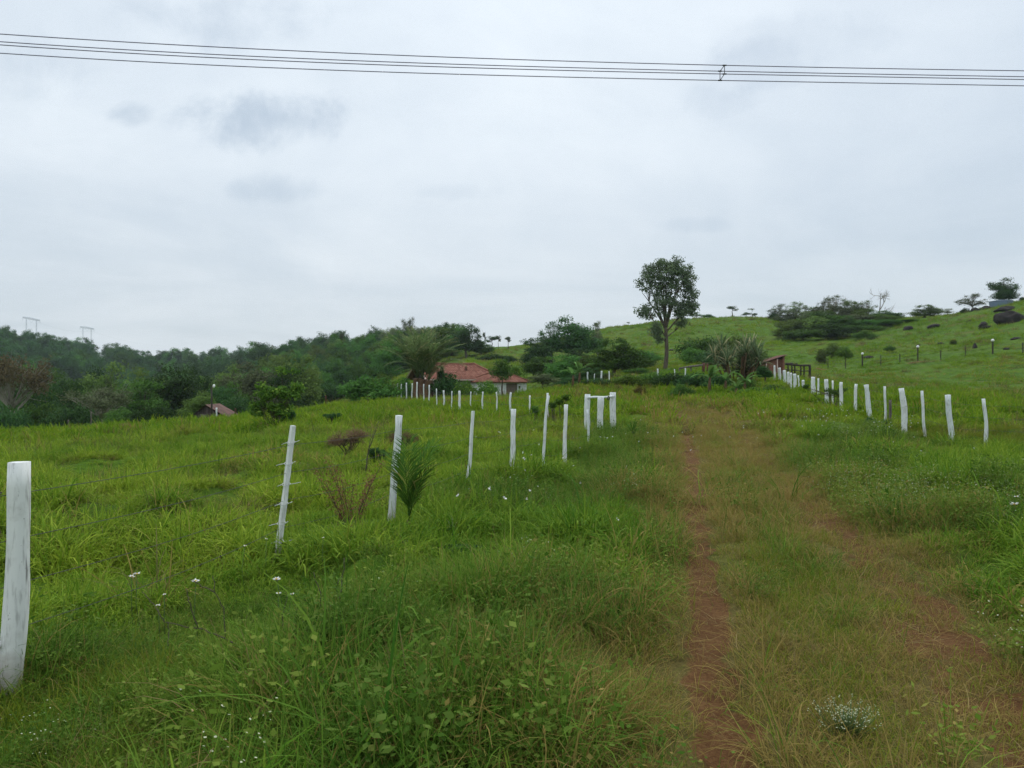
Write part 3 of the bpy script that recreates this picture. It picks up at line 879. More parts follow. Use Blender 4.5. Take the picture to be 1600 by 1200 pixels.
        sc.add('far', x, y, sk * (0.4 + 0.9 * cl) * (0.6 + 0.6 * g.random(len(x))), 0.06 + 0.3 * sstep(.55, .7, fbm(x * .1, y * .1, 3)), ti * 0.8, g)
scatter_grass()
sc.build('broad', 'pasture_grass', 'bright green broad bladed grass of the left field')
sc.build('fine', 'verge_grass', 'long fine dark green grass beside the dirt lane')
sc.build('short', 'lane_grass', 'short olive grass growing over the dirt lane')
sc.build('dry', 'dry_grass', 'straw coloured dry grass stems along the lane')
sc.build('far', 'hill_grass', 'green grass of the far fields and hillside')
sc.build('litter', 'straw_litter', 'dry straw lying flat on the bare soil of the lane')
sc.build('tussock', 'tussock_grass', 'coarse brownish grass tussocks dotting the pastures')
sc.build('herb', 'ground_herbs', 'low small leaved herbs among the verge grass')
sc.build('bloom', 'blooming_herbs', 'small leaved herbs with tiny white flowers in the verge')
sc.build('tall', 'tall_grass', 'tall arching grass blades in the near verge')
# ------------------------------------------------------------------ fence posts, gate, wires
def post_mesh(name, base, top, r0, r1, seed, bend=0.03, square=False, z_sink=0.25, mat=None):
    """whitewashed stake from base to top, origin at its foot"""
    g = np.random.default_rng(seed)
    b, tp = np.zeros(3), np.asarray(top, float) - np.asarray(base, float)
    n = 10
    t = np.linspace(0, 1, n)
    Pp = b + (tp - b) * t[:, None]
    k = np.clip(g.normal(0, bend, 2), -1.2 * bend, 1.2 * bend)
    if seed == 10: k, bend = np.array([0.020, 0.0]), 0.006
    Pp[:, 0] += k[0] * np.sin(t * np.pi) + 0.3 * bend * np.sin(t * 9 + g.random() * 6)
    Pp[:, 1] += k[1] * np.sin(t * np.pi)
    Pp = np.vstack([Pp[0] - (tp / np.linalg.norm(tp)) * z_sink, Pp])
    r = np.concatenate([[r0], r0 + (r1 - r0) * t]) * (1 + 0.05 * g.normal(0, 1, n + 1))
    mb = MB()
    sides = 4 if square else 14
    sq = 1 + 0.06 * g.normal(0, 1, (1, sides)) + 0.02 * g.normal(0, 1, (n + 1, sides))
    mb.tube(Pp, r * (1.1 if square else 1), sides, True, None if square else sq)
    me = mb.mesh(name, mat or M['white'], not square)
    if not square:
        # slanted cut at the top
        pass
    return me
def post(name, bx, by, d, tx, ty, wpx, seed, label, group, bend=0.02, square=False, mat=None, cat='fence post', zb=None):
    """foot at azimuth bx and depth d on the ground; head towards (tx, ty); wpx = photo width"""
    x, y = (bx - 800) / FPX * d, d
    z = h1(x, y)
    base = (x, y, z)
    top = P(tx, ty, d + 0.01)
    r = wpx * d / FPX / 2 * .80
    me = post_mesh(name, base, top, r * 1.06, r * 0.96, seed, bend, square, mat=mat)
    o = link(name, me, loc=base)
    tag(o, label, cat, group)
    return o, np.array(base), np.array(top)

LEFT_G = 'whitewashed posts of the near left fence'
left_posts = []
LP = [(14, 4.15, 29, 722, 42, 'thick round whitewashed post nearest the camera at the left edge', 0.035, False),
      (432, 7.35, 458, 665, 11, 'slim leaning grey-white square stake wrapped with wire ties', 0.004, True),
      (611, 9.15, 624, 649, 14, 'thick whitewashed post standing behind the small palm sapling', 0.015, False),
      (728, 12.1, 738.5, 642, 6.2, 'slim leaning whitewashed stake, first beyond the post by the palm sapling', 0.02, True),
      (798, 13.0, 802, 639, 9.5, 'thick whitewashed post, second beyond the post by the palm sapling', 0.02, False),
      (850, 14.4, 857.5, 618, 5.5, 'slim bent whitewashed stake, third beyond the post by the palm sapling', 0.035, False),
      (882, 16.6, 884.5, 632, 7.5, 'straight whitewashed post, fourth beyond the post by the palm sapling', 0.01, False),
      (918, 19.6, 918, 640, 4.2, 'thin whitewashed stake standing just in front of the gateway', 0.02, False)]
for i, (bx, d, tx, ty, w, lab, bend, sq) in enumerate(LP):
    left_posts.append(post('fence_post', bx, 0, d, tx, ty, w, 10 + i, lab, LEFT_G, bend, sq))
# wire ties round the slim stake
o2, b2, t2 = left_posts[1]
for i, f in enumerate((0.12, 0.27, 0.42, 0.56, 0.70, 0.83)):
    c = (t2 - b2) * (1 - f)
    mb = MB()
    a = np.linspace(0, 2 * np.pi, 17)
    rr = 0.040
    ring = np.stack([c[0] + rr * np.cos(a), c[1] + rr * np.sin(a), c[2] + 0.012 * np.sin(a * 1.0)], 1)
    mb.tube(ring, 0.0035, 5, False)
    for s in (-1, 1):
        ln = 0.05 + 0.03 * ((i * 7) % 3)
        if (i + (s > 0)) % 3 == 2: ln *= 0.4
        mb.tube([c + [s * rr * 0.8, -rr * .5, 0], c + [s * (rr + ln * .5), -rr * .6, s * 0.01], c + [s * (rr + ln), -rr * .4, s * 0.022]], 0.0032, 5)
    link('wire_tie', mb.mesh('wire_tie', M['tie']), o2)
# knots and nails on the thick near post
o1, b1, t1 = left_posts[0]
axis = t1 - b1
for f, side in ((0.87, -1), (0.70, -1), (0.53, -1), (0.36, -1), (0.2, -1)):
    c = axis * f + np.array([-0.062, -0.035, 0])
    mb = MB(); mb.tube([c, c + [-0.018, -0.012, 0.006], c + [-0.012, -0.02, -0.012], c + [0.006, -0.014, -0.004]], 0.004, 5)
    link('staple', mb.mesh('staple', M['wire']), o1)
mb = MB()
c = axis * 0.215 + np.array([-0.035, -0.068, 0])
for k in range(1):
    mb.tube([c + [0, 0.02, 0], c + [0, 0.0, 0], c + [0, -0.012, 0]], [0.022, 0.018, 0.006], 8)
link('knot', mb.mesh('knot', M['white']), o1)

def wire(name, pts, r, label, cat, mat=None, group=None, sag=0.0, seed=0):
    pts = [np.asarray(p, float) for p in pts]
    L = []
    for a, b in zip(pts[:-1], pts[1:]):
        n = 6
        for k in range(n):
            t = k / n
            q = a + (b - a) * t
            q[2] -= sag * math.sin(math.pi * t)
            L.append(q)
    L.append(pts[-1])
    L = np.array(L)
    org = L[0].copy()
    mb = MB(); mb.tube(L - org, r, 5)
    o = link(name, mb.mesh(name, mat or M['wire']), loc=org)
    return tag(o, label, cat, group)
names_s = ['topmost', 'second', 'third', 'lowest']
for k, f in enumerate((0.86, 0.66, 0.46, 0.26)):
    pts = [np.array([-4.6, -1.0, 1.45 * f - 0.05])]
    for (o, b, t) in left_posts:
        r = 0.05
        pts.append(b + (t - b) * f + np.array([0, 0.06, 0]))
    pts.append(np.array([2.85, 24.2, h1(2.85, 24.2) + 1.15 * f]))
    wire('fence_wire', pts, 0.0022, f'{names_s[k]} wire strand of the near left fence', 'wire', None, 'wire strands of the near left fence', 0.02 + 0.01 * k)

# gateway: three stout posts and a rail, one frame
gd = 24.6
gx, gy, gz = G(918, gd)
gate = empty('gate_frame', (gx, gy, gz), 'rough whitewashed gateway of three stout posts and a top rail beside the lane', 'gate')
for i, (px, top, w, dd) in enumerate(((918, 616, 8.5, 0.0), (938.5, 620, 9.5, -0.5), (957.5, 613, 9.5, 0.25))):
    x, y, z = G(px, gd + dd)
    r = w * gd / FPX / 2
    me = post_mesh('gate_post', (x, y, z), P(px, top, gd + dd), r * 1.05, r, 40 + i, 0.015)
    link('post', me, gate, loc=(x - gx, y - gy, z - gz))
mb = MB()
a_, b_ = np.array(P(919, 621.5, gd - .12)), np.array(P(958, 619.5, gd + .1))
org = np.array([gx, gy, gz])
mb.tube(np.array([a_ + (b_ - a_) * t + np.array([0, 0, .012 * math.sin(t * 7)]) for t in np.linspace(-.02, 1.02, 9)]) - org, 0.038, 8)
link('rail', mb.mesh('rail', M['white']), gate)
mb = MB()
c = np.array(P(951, 621, gd - .05)) - org
for k in range(7):
    a = k / 6 * 2 * np.pi
    mb.tube(c + np.array([[.03 * math.cos(a + s), .05 * math.sin(a * 2 + s), .06 * math.sin(a + s) - .02] for s in (0, .6, 1.2)]), 0.016, 6)
link('chain', mb.mesh('chain', M['wire']), gate)

# fence running from the gateway across the field to the house
BACK_G = 'whitewashed posts of the fence crossing the field'
ORD = ['first', 'second', 'third', 'fourth', 'fifth', 'sixth', 'seventh', 'eighth', 'ninth', 'tenth', 'eleventh', 'twelfth', 'thirteenth', 'fourteenth', 'fifteenth',
       'sixteenth', 'seventeenth', 'eighteenth', 'nineteenth', 'twentieth', 'twenty-first', 'twenty-second', 'twenty-third', 'twenty-fourth']
back = [(856, 614, 32, 4.2), (828, 618, 33.8, 2.9), (798, 613, 36, 4.0), (776, 613, 37.8, 2.6), (754, 612, 40, 3.3), (736, 612, 41.7, 2.4), (718, 610.5, 44, 4.4), (706, 611, 45.6, 2.3),
        (693, 610, 47.6, 3.2), (682, 607, 49.6, 2.3), (670.5, 601.5, 53.5, 2.5), (662, 600, 56, 2.0), (652, 597, 60, 2.6), (644, 599, 63, 1.9), (635, 598, 66.5, 2.4), (627.6, 600, 69.5, 1.8),
        (621, 599.5, 73, 2.4), (615, 600.5, 76, 1.8), (608, 600.5, 80, 2.0), (602.5, 601, 84, 1.8), (597, 601, 88, 2.0), (578, 603, 97, 2.0)]
bp = []
for i, (px, top, d, w) in enumerate(back):
    kind = 'thick' if w > 3.9 and d < 50 else ('slim' if w < 2.45 else 'medium')
    o, b, t = post('fence_post', px, 0, d, px + 0.3 * ((i * 5) % 3 - 1), top, w, 60 + i,
                   f'{kind} whitewashed stake, {ORD[i]} from the gateway in the fence crossing the field', BACK_G, 0.03)
    bp.append((b, t))
for k, f in enumerate((0.85, 0.5)):
    wire('fence_wire', [b + (t - b) * f + np.array([0, .06, 0]) for b, t in bp], 0.006, f'{("upper", "lower")[k]} wire strand of the fence crossing the field', 'wire', None, 'wire strands of the fence crossing the field')

# fence on the right of the lane
RIGHT_G = 'whitewashed posts of the right hand lane fence'
right = [(1540, 1536.5, 623, 20.0, 6.2), (1489, 1480.5, 617, 20.6, 9.5), (1445.5, 1441, 610.5, 22.0, 5.2), (1413, 1408.5, 606.5, 23.6, 10.5), (1383, 1382, 603.5, 25.4, 4.4), (1359.5, 1353.5, 601, 27.6, 8.5),
         (1338, 1338, 600, 29.6, 5.5), (1315.5, 1314.5, 597, 32.5, 6.5), (1302, 1301, 594.5, 34.5, 3.2), (1292, 1291, 592.5, 36.4, 6.8), (1280, 1279, 591, 38.8, 3.4), (1271.5, 1270.5, 589, 41, 7.5),
         (1255.5, 1254.5, 594, 43.5, 5.6), (1248, 1247, 586.5, 45.5, 2.9), (1242.5, 1241.5, 584, 47.5, 5.6), (1236.5, 1236, 582.5, 49.5, 3.9), (1232, 1231.5, 581, 51.5, 5.0), (1226, 1225.5, 578.5, 54, 6.0),
         (1218, 1217.5, 574.5, 57.5, 5.0), (1210.5, 1210, 571, 61, 3.6)]
rp_ = []
for i, (bx, tx, ty, d, w) in enumerate(right):
    kind = 'thick' if w > 8 else ('slim' if w < 4.5 else 'medium')
    lean = ', leaning left' if bx - tx > 4 else ''
    o, b, t = post('fence_post', bx, 0, d, tx, ty, w, 90 + i, f'{kind} whitewashed post{lean}, {ORD[i]} from the right end of the right hand lane fence', RIGHT_G, 0.025)
    rp_.append((b, t))
x, y, z = G(1391, 25.2)
o = link('stump_post', post_mesh('stump_post', (x, y, z), P(1391, 625, 25.2), .05, .045, 130, 0.01, mat=M['greywood']), loc=(x, y, z))
tag(o, 'short dark unpainted post stub beside the third thick post of the right fence', 'fence post')
for k, f in enumerate((0.86, 0.62, 0.38)):
    wire('fence_wire', [np.array([22.0, 8.5, 1.2 * f])] + [b + (t - b) * f + np.array([0.05, 0, 0]) for b, t in rp_], 0.003, f'{("top", "middle", "bottom")[k]} wire strand of the right hand lane fence', 'wire', None,
         'wire strands of the right hand lane fence', 0.02)

# white stakes behind the garden
GARD = [(918, 581, 62, 3.0, 598), (929, 584, 62.5, 1.6, 598), (940, 579.5, 63, 3.2, 597), (951.5, 580, 63.5, 2.2, 596), (1027.5, 576, 66, 3.0, 590), (1054, 577, 66, 2.0, 588), (1071, 575, 66, 2.6, 588), (1140, 573, 64, 2.8, 588)]
for i, (px, ty, d, w, by) in enumerate(GARD):
    post('fence_post', px, 0, d, px, ty, w, 150 + i, f'whitewashed stake, {ORD[i]} from the left in the row behind the garden hedge', 'whitewashed stakes behind the garden hedge', 0.02)

# dark post and wire fence along the foot of the hill
hp = []
HILL = [(1294, 560, 108, 1.6, 0), (1321, 560, 106.5, 1.6, 0), (1347.5, 556, 105, 2.6, 1), (1376, 553, 103.5, 1.6, 0), (1406, 550, 102, 1.9, 0), (1434, 548.5, 100, 2.8, 1), (1470, 545, 98, 1.9, 0), (1508, 541, 96, 1.4, 0),
        (1551, 537.5, 94, 3.0, 1), (1598, 533, 91.5, 2.2, 0), (1650, 528, 89, 2.2, 0)]
nth = {0: 0, 1: 0}
for i, (px, ty, d, w, capd) in enumerate(HILL):
    lab = (f'dark post with a white cap, {ORD[nth[1]]} from the left along the foot of the hill' if capd else f'thin dark wooden stake, {ORD[nth[0]]} from the left along the foot of the hill')
    nth[capd] += 1
    x, y, z = G(px, d)
    top = (x, y, z + (1.75 if capd else 1.45))
    r = w * d / FPX / 2 * .72
    if capd:
        e = empty('capped_post', (x, y, z), lab, 'fence post', 'dark white capped posts on the hill fence')
        link('shaft', post_mesh('shaft', (x, y, z), top, r, r, 170 + i, 0.01, mat=M['dkwood']), e)
        mb = MB(); c = np.array([0, 0, 1.75])
        mb.tube([c + [0, 0, -.02], c + [0, 0, .08], c + [0, 0, .22], c + [0, 0, .30]], [.14, .20, .18, .08], 10)
        link('cap', mb.mesh('cap', M['cap']), e)
    else:
        o = link('fence_post', post_mesh('fence_post', (x, y, z), top, r, r, 170 + i, 0.03, mat=M['dkwood']), loc=(x, y, z))
        tag(o, lab, 'fence post', 'dark stakes on the hill fence')
    hp.append((np.array([x, y, z]), np.array(top)))
for k, f in enumerate((0.82, 0.5)):
    wire('fence_wire', [np.array(G(1262, 109)) + [0, 0, 1.4 * f]] + [b + (t - b) * f for b, t in hp], 0.012, f'{("upper", "lower")[k]} wire of the dark fence at the foot of the hill', 'wire', None, 'wires of the dark hill fence')

# ------------------------------------------------------------------ overhead power cables with a spacer
WIRES = [[(0, 53), (400, 77), (800, 92), (1130, 102.5), (1600, 110.5)], [(0, 65), (400, 88.5), (800, 102.5), (1125, 111.5), (1600, 119.8)],
         [(0, 70), (400, 93.5), (800, 107.5), (1132, 115.8), (1600, 124.2)], [(0, 83), (400, 105), (800, 118), (1125, 125.8), (1600, 134)]]
ZL = [16.70, 16.70, 16.25, 16.25]
cable_pts = []
for k, wp in enumerate(WIRES):
    px = np.array([p[0] for p in wp], float); py = np.array([p[1] for p in wp], float)
    co = np.polyfit(px, py, 3)
    co2 = np.polyfit(px, py, 2)
    L = []
    for q in np.linspace(-600, 2200, 57):
        v = np.polyval(co, q) if 0 <= q <= 1600 else np.polyval(co, np.clip(q, 0, 1600)) + np.polyval(np.polyder(co), np.clip(q, 0, 1600)) * (q - np.clip(q, 0, 1600))
        d = (ZL[k] - CAM_Z) * FPX / (600 - v)
        L.append(P(q, v, d))
    cable_pts.append(np.array(L))
CABN = ['uppermost power cable overhead, joined by the spacer', 'second power cable from the top overhead', 'third power cable from the top overhead', 'lowest power cable overhead']
for k, L in enumerate(cable_pts):
    org = L[0]
    mb = MB(); mb.tube(L - org, 0.0205, 6)
    tag(link('power_cable', mb.mesh('power_cable', M['cable']), loc=org), CABN[k], 'cable', 'overhead power cables')
def at_px(L, q):
    az = L[:, 0] / L[:, 1] * FPX + 800
    return np.array([np.interp(q, az, L[:, i]) for i in range(3)])
c = [at_px(cable_pts[0], 1132), at_px(cable_pts[1], 1125), at_px(cable_pts[3], 1125), at_px(cable_pts[2], 1132)]
org = sum(c) / 4
mb = MB()
for a_, b_ in zip(c, c[1:] + c[:1]):
    mb.tube([a_ - org, (a_ + b_) / 2 - org, b_ - org], 0.018, 6)
for a_ in c:
    mb.tube([a_ - org + [-.09, 0, 0.0], a_ - org + [.09, 0, 0]], 0.034, 8)
tag(link('cable_spacer', mb.mesh('cable_spacer', M['wire']), loc=org), 'square spacer frame clamped to the four overhead cables', 'spacer')

# ------------------------------------------------------------------ pylons on the far ridge
def pylon(px, ytop, d, wpx, label, lean):
    top = np.array(P(px, ytop, d))
    base_z = h1(top[0], d)
    hgt = top[2] - base_z
    w = wpx * d / FPX
    e = empty('pylon', (top[0], d, base_z), label, 'pylon', 'steel pylons on the far ridge')
    for s in (-1, 1):
        mb = MB()
        for o_ in (-0.7, 0.7):
            mb.tube([[s * w * .30 + o_ * .6, 0, -2], [s * w * .29 + o_ * 0.5, 0, hgt - s * lean * .3]], 0.11, 4)
        for k in range(9):
            z0, z1 = k / 9 * hgt, (k + 1) / 9 * hgt
            mb.tube([[s * w * .30 - .4, 0, z0], [s * w * .30 + .4, 0, z1]], 0.08, 4)
        link('leg', mb.mesh('leg', M['steel'], False), e)
    mb = MB()
    l_, r_ = np.array([-w * .5, 0, hgt + lean]), np.array([w * .5, 0, hgt - lean])
    for dz in (0, 1.2):
        mb.tube([l_ + [0, 0, dz * .6], (l_ + r_) / 2 + [0, 0, dz], r_ + [0, 0, dz * .6]], 0.22, 4)
    for k in range(10):
        a_ = l_ + (r_ - l_) * k / 10; b_ = l_ + (r_ - l_) * (k + 1) / 10
        mb.tube([a_, b_ + [0, 0, 1.0]], 0.10, 4)
    link('crossarm', mb.mesh('crossarm', M['steel'], False), e)
    mb = MB()
    mid = (l_ + r_) / 2
    mb.tube([mid + [-w * .16, 0, 0], mid + [0, 0, -3.0], mid + [w * .16, 0, 0]], 0.11, 4)
    link('insulator', mb.mesh('insulator', M['steel'], False), e)
    for q in (l_, r_):
        mb = MB(); mb.tube([q, q + [0, 0, -2.6]], 0.10, 4)
        link('insulator', mb.mesh('insulator', M['steel'], False), e)
    return top
pylon(49, 499, 640, 27, 'pale grey steel pylon at far left on the wooded ridge', 1.4)
pylon(136, 513, 720, 22, 'smaller grey steel pylon, farther right along the wooded ridge', 1.0)
wire('power_line', [P(58, 503, 640), P(143, 518, 720), P(260, 541, 900)], 0.05, 'faint line strung between the two distant ridge pylons', 'cable', M['steel'], None, 3)

# ------------------------------------------------------------------ main farmhouse
def quad_roof(mb_faces):
    V, Q, tu, tv = [], [], [], []
    for poly in mb_faces:
        p = np.array(poly, float)
        u = p[1] - p[0]; u /= np.linalg.norm(u)
        nrm = np.cross(p[1] - p[0], p[-1] - p[0]); nrm /= np.linalg.norm(nrm)
        v = np.cross(nrm, u)
        # subdivided sheet, slightly wavy like an old roof
        n, m = 24, 12
        if len(p) == 3: p = np.vstack([p, p[2]])
        b0 = len(V)
        for i in range(n + 1):
            for j in range(m + 1):
                s, t_ = i / n, j / m
                q = (p[0] * (1 - s) + p[1] * s) * (1 - t_) + (p[3] * (1 - s) + p[2] * s) * t_
                du, dv = np.dot(q - p[0], u), np.dot(q - p[0], v)
                q = q + nrm * (0.05 * (vnoise(du * .9 + 3, dv * .9) - .5)) * (1 if 0 < i < n and 0 < j < m else 0)
                V.append(q); tu.append(du); tv.append(dv)
        for i in range(n):
            for j in range(m):
                k = b0 + i * (m + 1) + j
                Q.append([k, k + m + 1, k + m + 2, k + 1])
    return np.array(V), np.array(Q), np.array(tu), np.array(tv)
def thick(V, Q, tu, tv, h=0.10):
    V2 = np.vstack([V, V - [0, 0, h]])
    return V2, np.vstack([Q, Q[:, ::-1] + len(V)]), np.tile(tu, 2), np.tile(tv, 2)

def farmhouse():
    a_w = np.array(P(674, 597, 84.3)); b_w = np.array(P(780, 597, 88))
    org = np.array([a_w[0], a_w[1], 0]); org[2] = min(h1(*a_w[:2]), h1(*b_w[:2])) - 0.1
    dx = b_w[:2] - a_w[:2]; Ln = np.linalg.norm(dx); rz = math.atan2(dx[1], dx[0])
    e = empty('farmhouse', org, 'long low farmhouse with a red clay tiled roof beyond the field fence', 'house', None, rz)
    D, Ze, Zr = 6.4, 2.38 - org[2], 4.25 - org[2]
    ov = 0.55
    # local: x along the front, y into depth, front wall at y=0
    F = [[(-.8, -ov, Ze), (Ln + ov, -ov, Ze), (Ln - 1.9, D / 2, Zr), (-.8, D / 2, Zr)],
         [(Ln + ov, D + ov, Ze), (-.8, D + ov, Ze), (-.8, D / 2, Zr), (Ln - 1.9, D / 2, Zr)],
         [(Ln + ov, -ov, Ze), (Ln + ov, D + ov, Ze), (Ln - 1.9, D / 2, Zr)]]
    V, Q, tu, tv = quad_roof(F)
    V, Q, tu, tv = thick(V, Q, tu, tv)
    roof = link('roof', mesh('roof', V, [Q], M['tiles'], True, {'tu': tu, 'tv': tv}), e)
    mb = MB()
    mb.tube([[-.8, D / 2, Zr + .03], [Ln / 2, D / 2, Zr - .02], [Ln - 1.9, D / 2, Zr + .04]], 0.11, 8)
    mb.tube([[Ln - 1.9, D / 2, Zr + .04], [Ln + ov, -ov, Ze + .05]], 0.10, 8)
    link('ridge_tiles', mb.mesh('ridge_tiles', M['tiles'], True), roof)
    mb = MB()
    mb.tube([[-.86, -ov - .1, Ze - .08], [-.86, D / 2, Zr - .06], [-.86, D + ov, Ze - .08]], 0.11, 4)
    link('bargeboard', mb.mesh('bargeboard', M['fascia_pale'], False), roof)
    mb = MB(); mb.box((Ln / 2 - .1, -ov - .03, Ze - .10), (Ln + 1.2, .05, .16))
    link('fascia', mb.mesh('fascia', M['fascia_pale'], False), roof)
    mb = MB()
    t = 0.18
    mb.box((Ln / 2, 0, Ze / 2 - .2), (Ln, t, Ze + .4)); mb.box((Ln / 2, D, Ze / 2 - .2), (Ln, t, Ze + .4))
    mb.box((0, D / 2, Ze / 2 - .2), (t, D - t, Ze + .4)); mb.box((Ln, D / 2, Ze / 2 - .2), (t, D - t, Ze + .4))
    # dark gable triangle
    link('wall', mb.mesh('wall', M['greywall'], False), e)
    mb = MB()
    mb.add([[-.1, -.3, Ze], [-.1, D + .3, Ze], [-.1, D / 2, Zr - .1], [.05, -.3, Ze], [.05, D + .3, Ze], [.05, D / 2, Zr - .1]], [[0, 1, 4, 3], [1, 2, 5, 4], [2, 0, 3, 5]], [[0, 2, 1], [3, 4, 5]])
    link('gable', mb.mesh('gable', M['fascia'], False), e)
    for (x0, w, z0, z1) in ((2.2, 1.3, 1.0, 2.0), (6.3, 1.4, 1.0, 2.0), (Ln - 2.4, 0.95, .1, 2.1)):
        win = MB(); win.box((x0, -t / 2 - .02, (z0 + z1) / 2), (w, .06, z1 - z0))
        wo = link('window' if z0 > .5 else 'door', win.mesh('window', M['shutter'], False), e)
        fr = MB()
        for s in (-1, 1): fr.box((x0 + s * (w / 2 + .04), -t / 2 - .035, (z0 + z1) / 2), (.08, .10, z1 - z0 + .16))
        fr.box((x0, -t / 2 - .035, z1 + .04), (w, .10, .08))
        link('frame', fr.mesh('frame', M['plaster'], False), wo)
    mb = MB()
    mb.tube([[Ln - 3.6, 1.6, Ze + .5], [Ln - 3.6, 1.6, Zr - .35]], .16, 8)
    link('vent_pipe', mb.mesh('vent_pipe', M['redwood']), roof)
farmhouse()

def annex():
    a_w = np.array(P(779, 600, 84)); b_w = np.array(P(822, 600, 88.5))
    org = np.array([a_w[0], a_w[1], min(h1(*a_w[:2]), h1(*b_w[:2])) - .1])
    dx = b_w[:2] - a_w[:2]; Ln = np.linalg.norm(dx); rz = math.atan2(dx[1], dx[0])
    e = empty('annex', org, 'small white walled outbuilding with a hipped red tile roof right of the farmhouse', 'outbuilding', None, rz)
    D, Ze, Zr, ov = 4.2, 2.05 - org[2], 3.45 - org[2], .42
    c1, c2 = (Ln * .45, D / 2, Zr), (Ln * .55, D / 2, Zr)
    a, b, c, d = (-ov, -ov, Ze), (Ln + ov, -ov, Ze), (Ln + ov, D + ov, Ze), (-ov, D + ov, Ze)
    V, Q, tu, tv = quad_roof([[a, b, c2, c1], [b, c, c2], [c, d, c1, c2], [d, a, c1]])
    V, Q, tu, tv = thick(V, Q, tu, tv)
    roof = link('roof', mesh('roof', V, [Q], M['tiles'], True, {'tu': tu, 'tv': tv}), e)
    mb = MB()
    for q, r_ in ((a, c1), (b, c2), (c, c2), (d, c1)):
        mb.tube([np.array(q) + [0, 0, .05], np.array(r_) + [0, 0, .05]], .08, 6)
    link('ridge_tiles', mb.mesh('ridge_tiles', M['tiles']), roof)
    t = .16
    mb = MB()
    # front wall in pieces round a wide shuttered opening
    x0, x1, zt = Ln * .25, Ln * .66, 1.55
    H_ = Ze + .4
    mb.box((x0 / 2, 0, H_ / 2 - .4), (x0, t, H_)); mb.box(((x1 + Ln) / 2, 0, H_ / 2 - .4), (Ln - x1, t, H_))
    mb.box(((x0 + x1) / 2, 0, (zt + Ze) / 2), (x1 - x0, t, Ze - zt))
    mb.box((Ln / 2, D, H_ / 2 - .4), (Ln, t, H_)); mb.box((0, D / 2, H_ / 2 - .4), (t, D - t, H_)); mb.box((Ln, D / 2, H_ / 2 - .4), (t, D - t, H_))
    link('wall', mb.mesh('wall', M['plaster'], False), e)
    mb = MB(); mb.box(((x0 + x1) / 2, .03, zt / 2 - .1), (x1 - x0 - .01, .05, zt + .2))
    dr = link('door', mb.mesh('door', M['shutter'], False), e)
    mb = MB(); mb.box((x1 - .25, -.02, .7), (.06, .05, .2))
    link('handle', mb.mesh('handle', M['dark_open'], False), dr)
    mb = MB(); mb.box((x1 + .35, -t / 2 - .02, 1.1), (.32, .06, .30))
    link('vent', mb.mesh('vent', M['dark_open'], False), e)
    mb = MB(); mb.box((Ln - .5, -t / 2 - .05, Ze / 2), (.16, .10, Ze))
    link('corner_pillar', mb.mesh('corner_pillar', M['plaster'], False), e)
annex()

def wood_shed():
    d = 66
    x, y, z = G(322, d)
    z0 = z - 0.2
    e = empty('wooden_shed', (x, y, z0), 'weathered plank shed with a rusty red gable roof at the wood edge', 'shed', None, R(4))
    w, dep, he, hr = 2.0, 3.6, 1.25, 2.15
    top = P(320, 632, d)[2] - z0
    hr = max(1.9, top); he = hr - .85
    mb = MB()
    t = .05
    fr = [[-w / 2, 0, -.3], [w / 2, 0, -.3], [w / 2, 0, he], [0, 0, hr - .08], [-w / 2, 0, he]]
    V = fr + [[p[0], t, p[2]] for p in fr] + [[p[0], dep, p[2]] for p in fr] + [[p[0], dep - t, p[2]] for p in fr]
    Q = [[0, 1, 2, 4], [5, 9, 7, 6], [10, 14, 12, 11], [15, 16, 17, 19]]
    T = [[4, 2, 3], [9, 8, 7], [14, 13, 12], [19, 17, 18]]
    mb.add(V, Q, T)
    for s in (-1, 1): mb.box((s * (w / 2 - t / 2), dep / 2, he / 2 - .15), (t, dep - 2 * t, he + .3))
    link('wall', mb.mesh('wall', M['planks'], False), e)
    rf = [[(-w / 2 - .35, -.25, he - .28), (-w / 2 - .35, dep + .2, he - .28), (0, dep + .2, hr), (0, -.25, hr)],
          [(w / 2 + 1.5, dep + .2, he - .62), (w / 2 + 1.5, -.25, he - .62), (0, -.25, hr), (0, dep + .2, hr)]]
    V, Q, tu, tv = quad_roof([r_[::-1] if i < 0 else r_ for i, r_ in enumerate(rf)])
    V, Q, tu, tv = thick(V, Q, tu, tv, .05)
    roof = link('roof', mesh('roof', V, [Q], M['rust_roof'], True, {'tu': tu, 'tv': tv}), e)
    mb = MB(); mb.box((-.25, -.03, .55), (.55, .05, 1.3))
    dr = link('door', mb.mesh('door', M['greywood'], False), e)
    mb = MB(); mb.box((-.05, -.07, .55), (.05, .05, .12)); link('handle', mb.mesh('handle', M['wire'], False), dr)
wood_shed()
x, y, z = G(330.5, 63)
lamp = empty('lamp_pole', (x, y, z), 'dark wooden pole with a small white lamp beside the plank shed', 'lamp pole')
hh = P(330, 604, 63)[2] - z
mb = MB(); mb.tube([[0, 0, -.3], [.02, 0, hh / 2], [0, 0, hh]], [.09, .075, .06], 8); link('pole', mb.mesh('pole', M['dkwood']), lamp)
mb = MB(); mb.tube([[0, 0, hh - .05], [.1, 0, hh + .1], [.2, 0, hh + .12]], .03, 6); ar = link('arm', mb.mesh('arm', M['dkwood']), lamp)
mb = MB(); mb.tube([[.18, 0, hh - .10], [.2, 0, hh + .0], [.22, 0, hh + .14], [.22, 0, hh + .2]], [.06, .11, .10, .04], 10); link('lamp_shade', mb.mesh('lamp_shade', M['cap']), ar)
post('fence_post', 338.5, 0, 60, 338.5, 637, 3.4, 210, 'lone whitewashed post in front of the plank shed', None, .01)
post('fence_post', 368, 0, 58, 368, 638, 2.6, 211, 'dark brown post to the right of the plank shed', None, .01, False, M['redwood'])
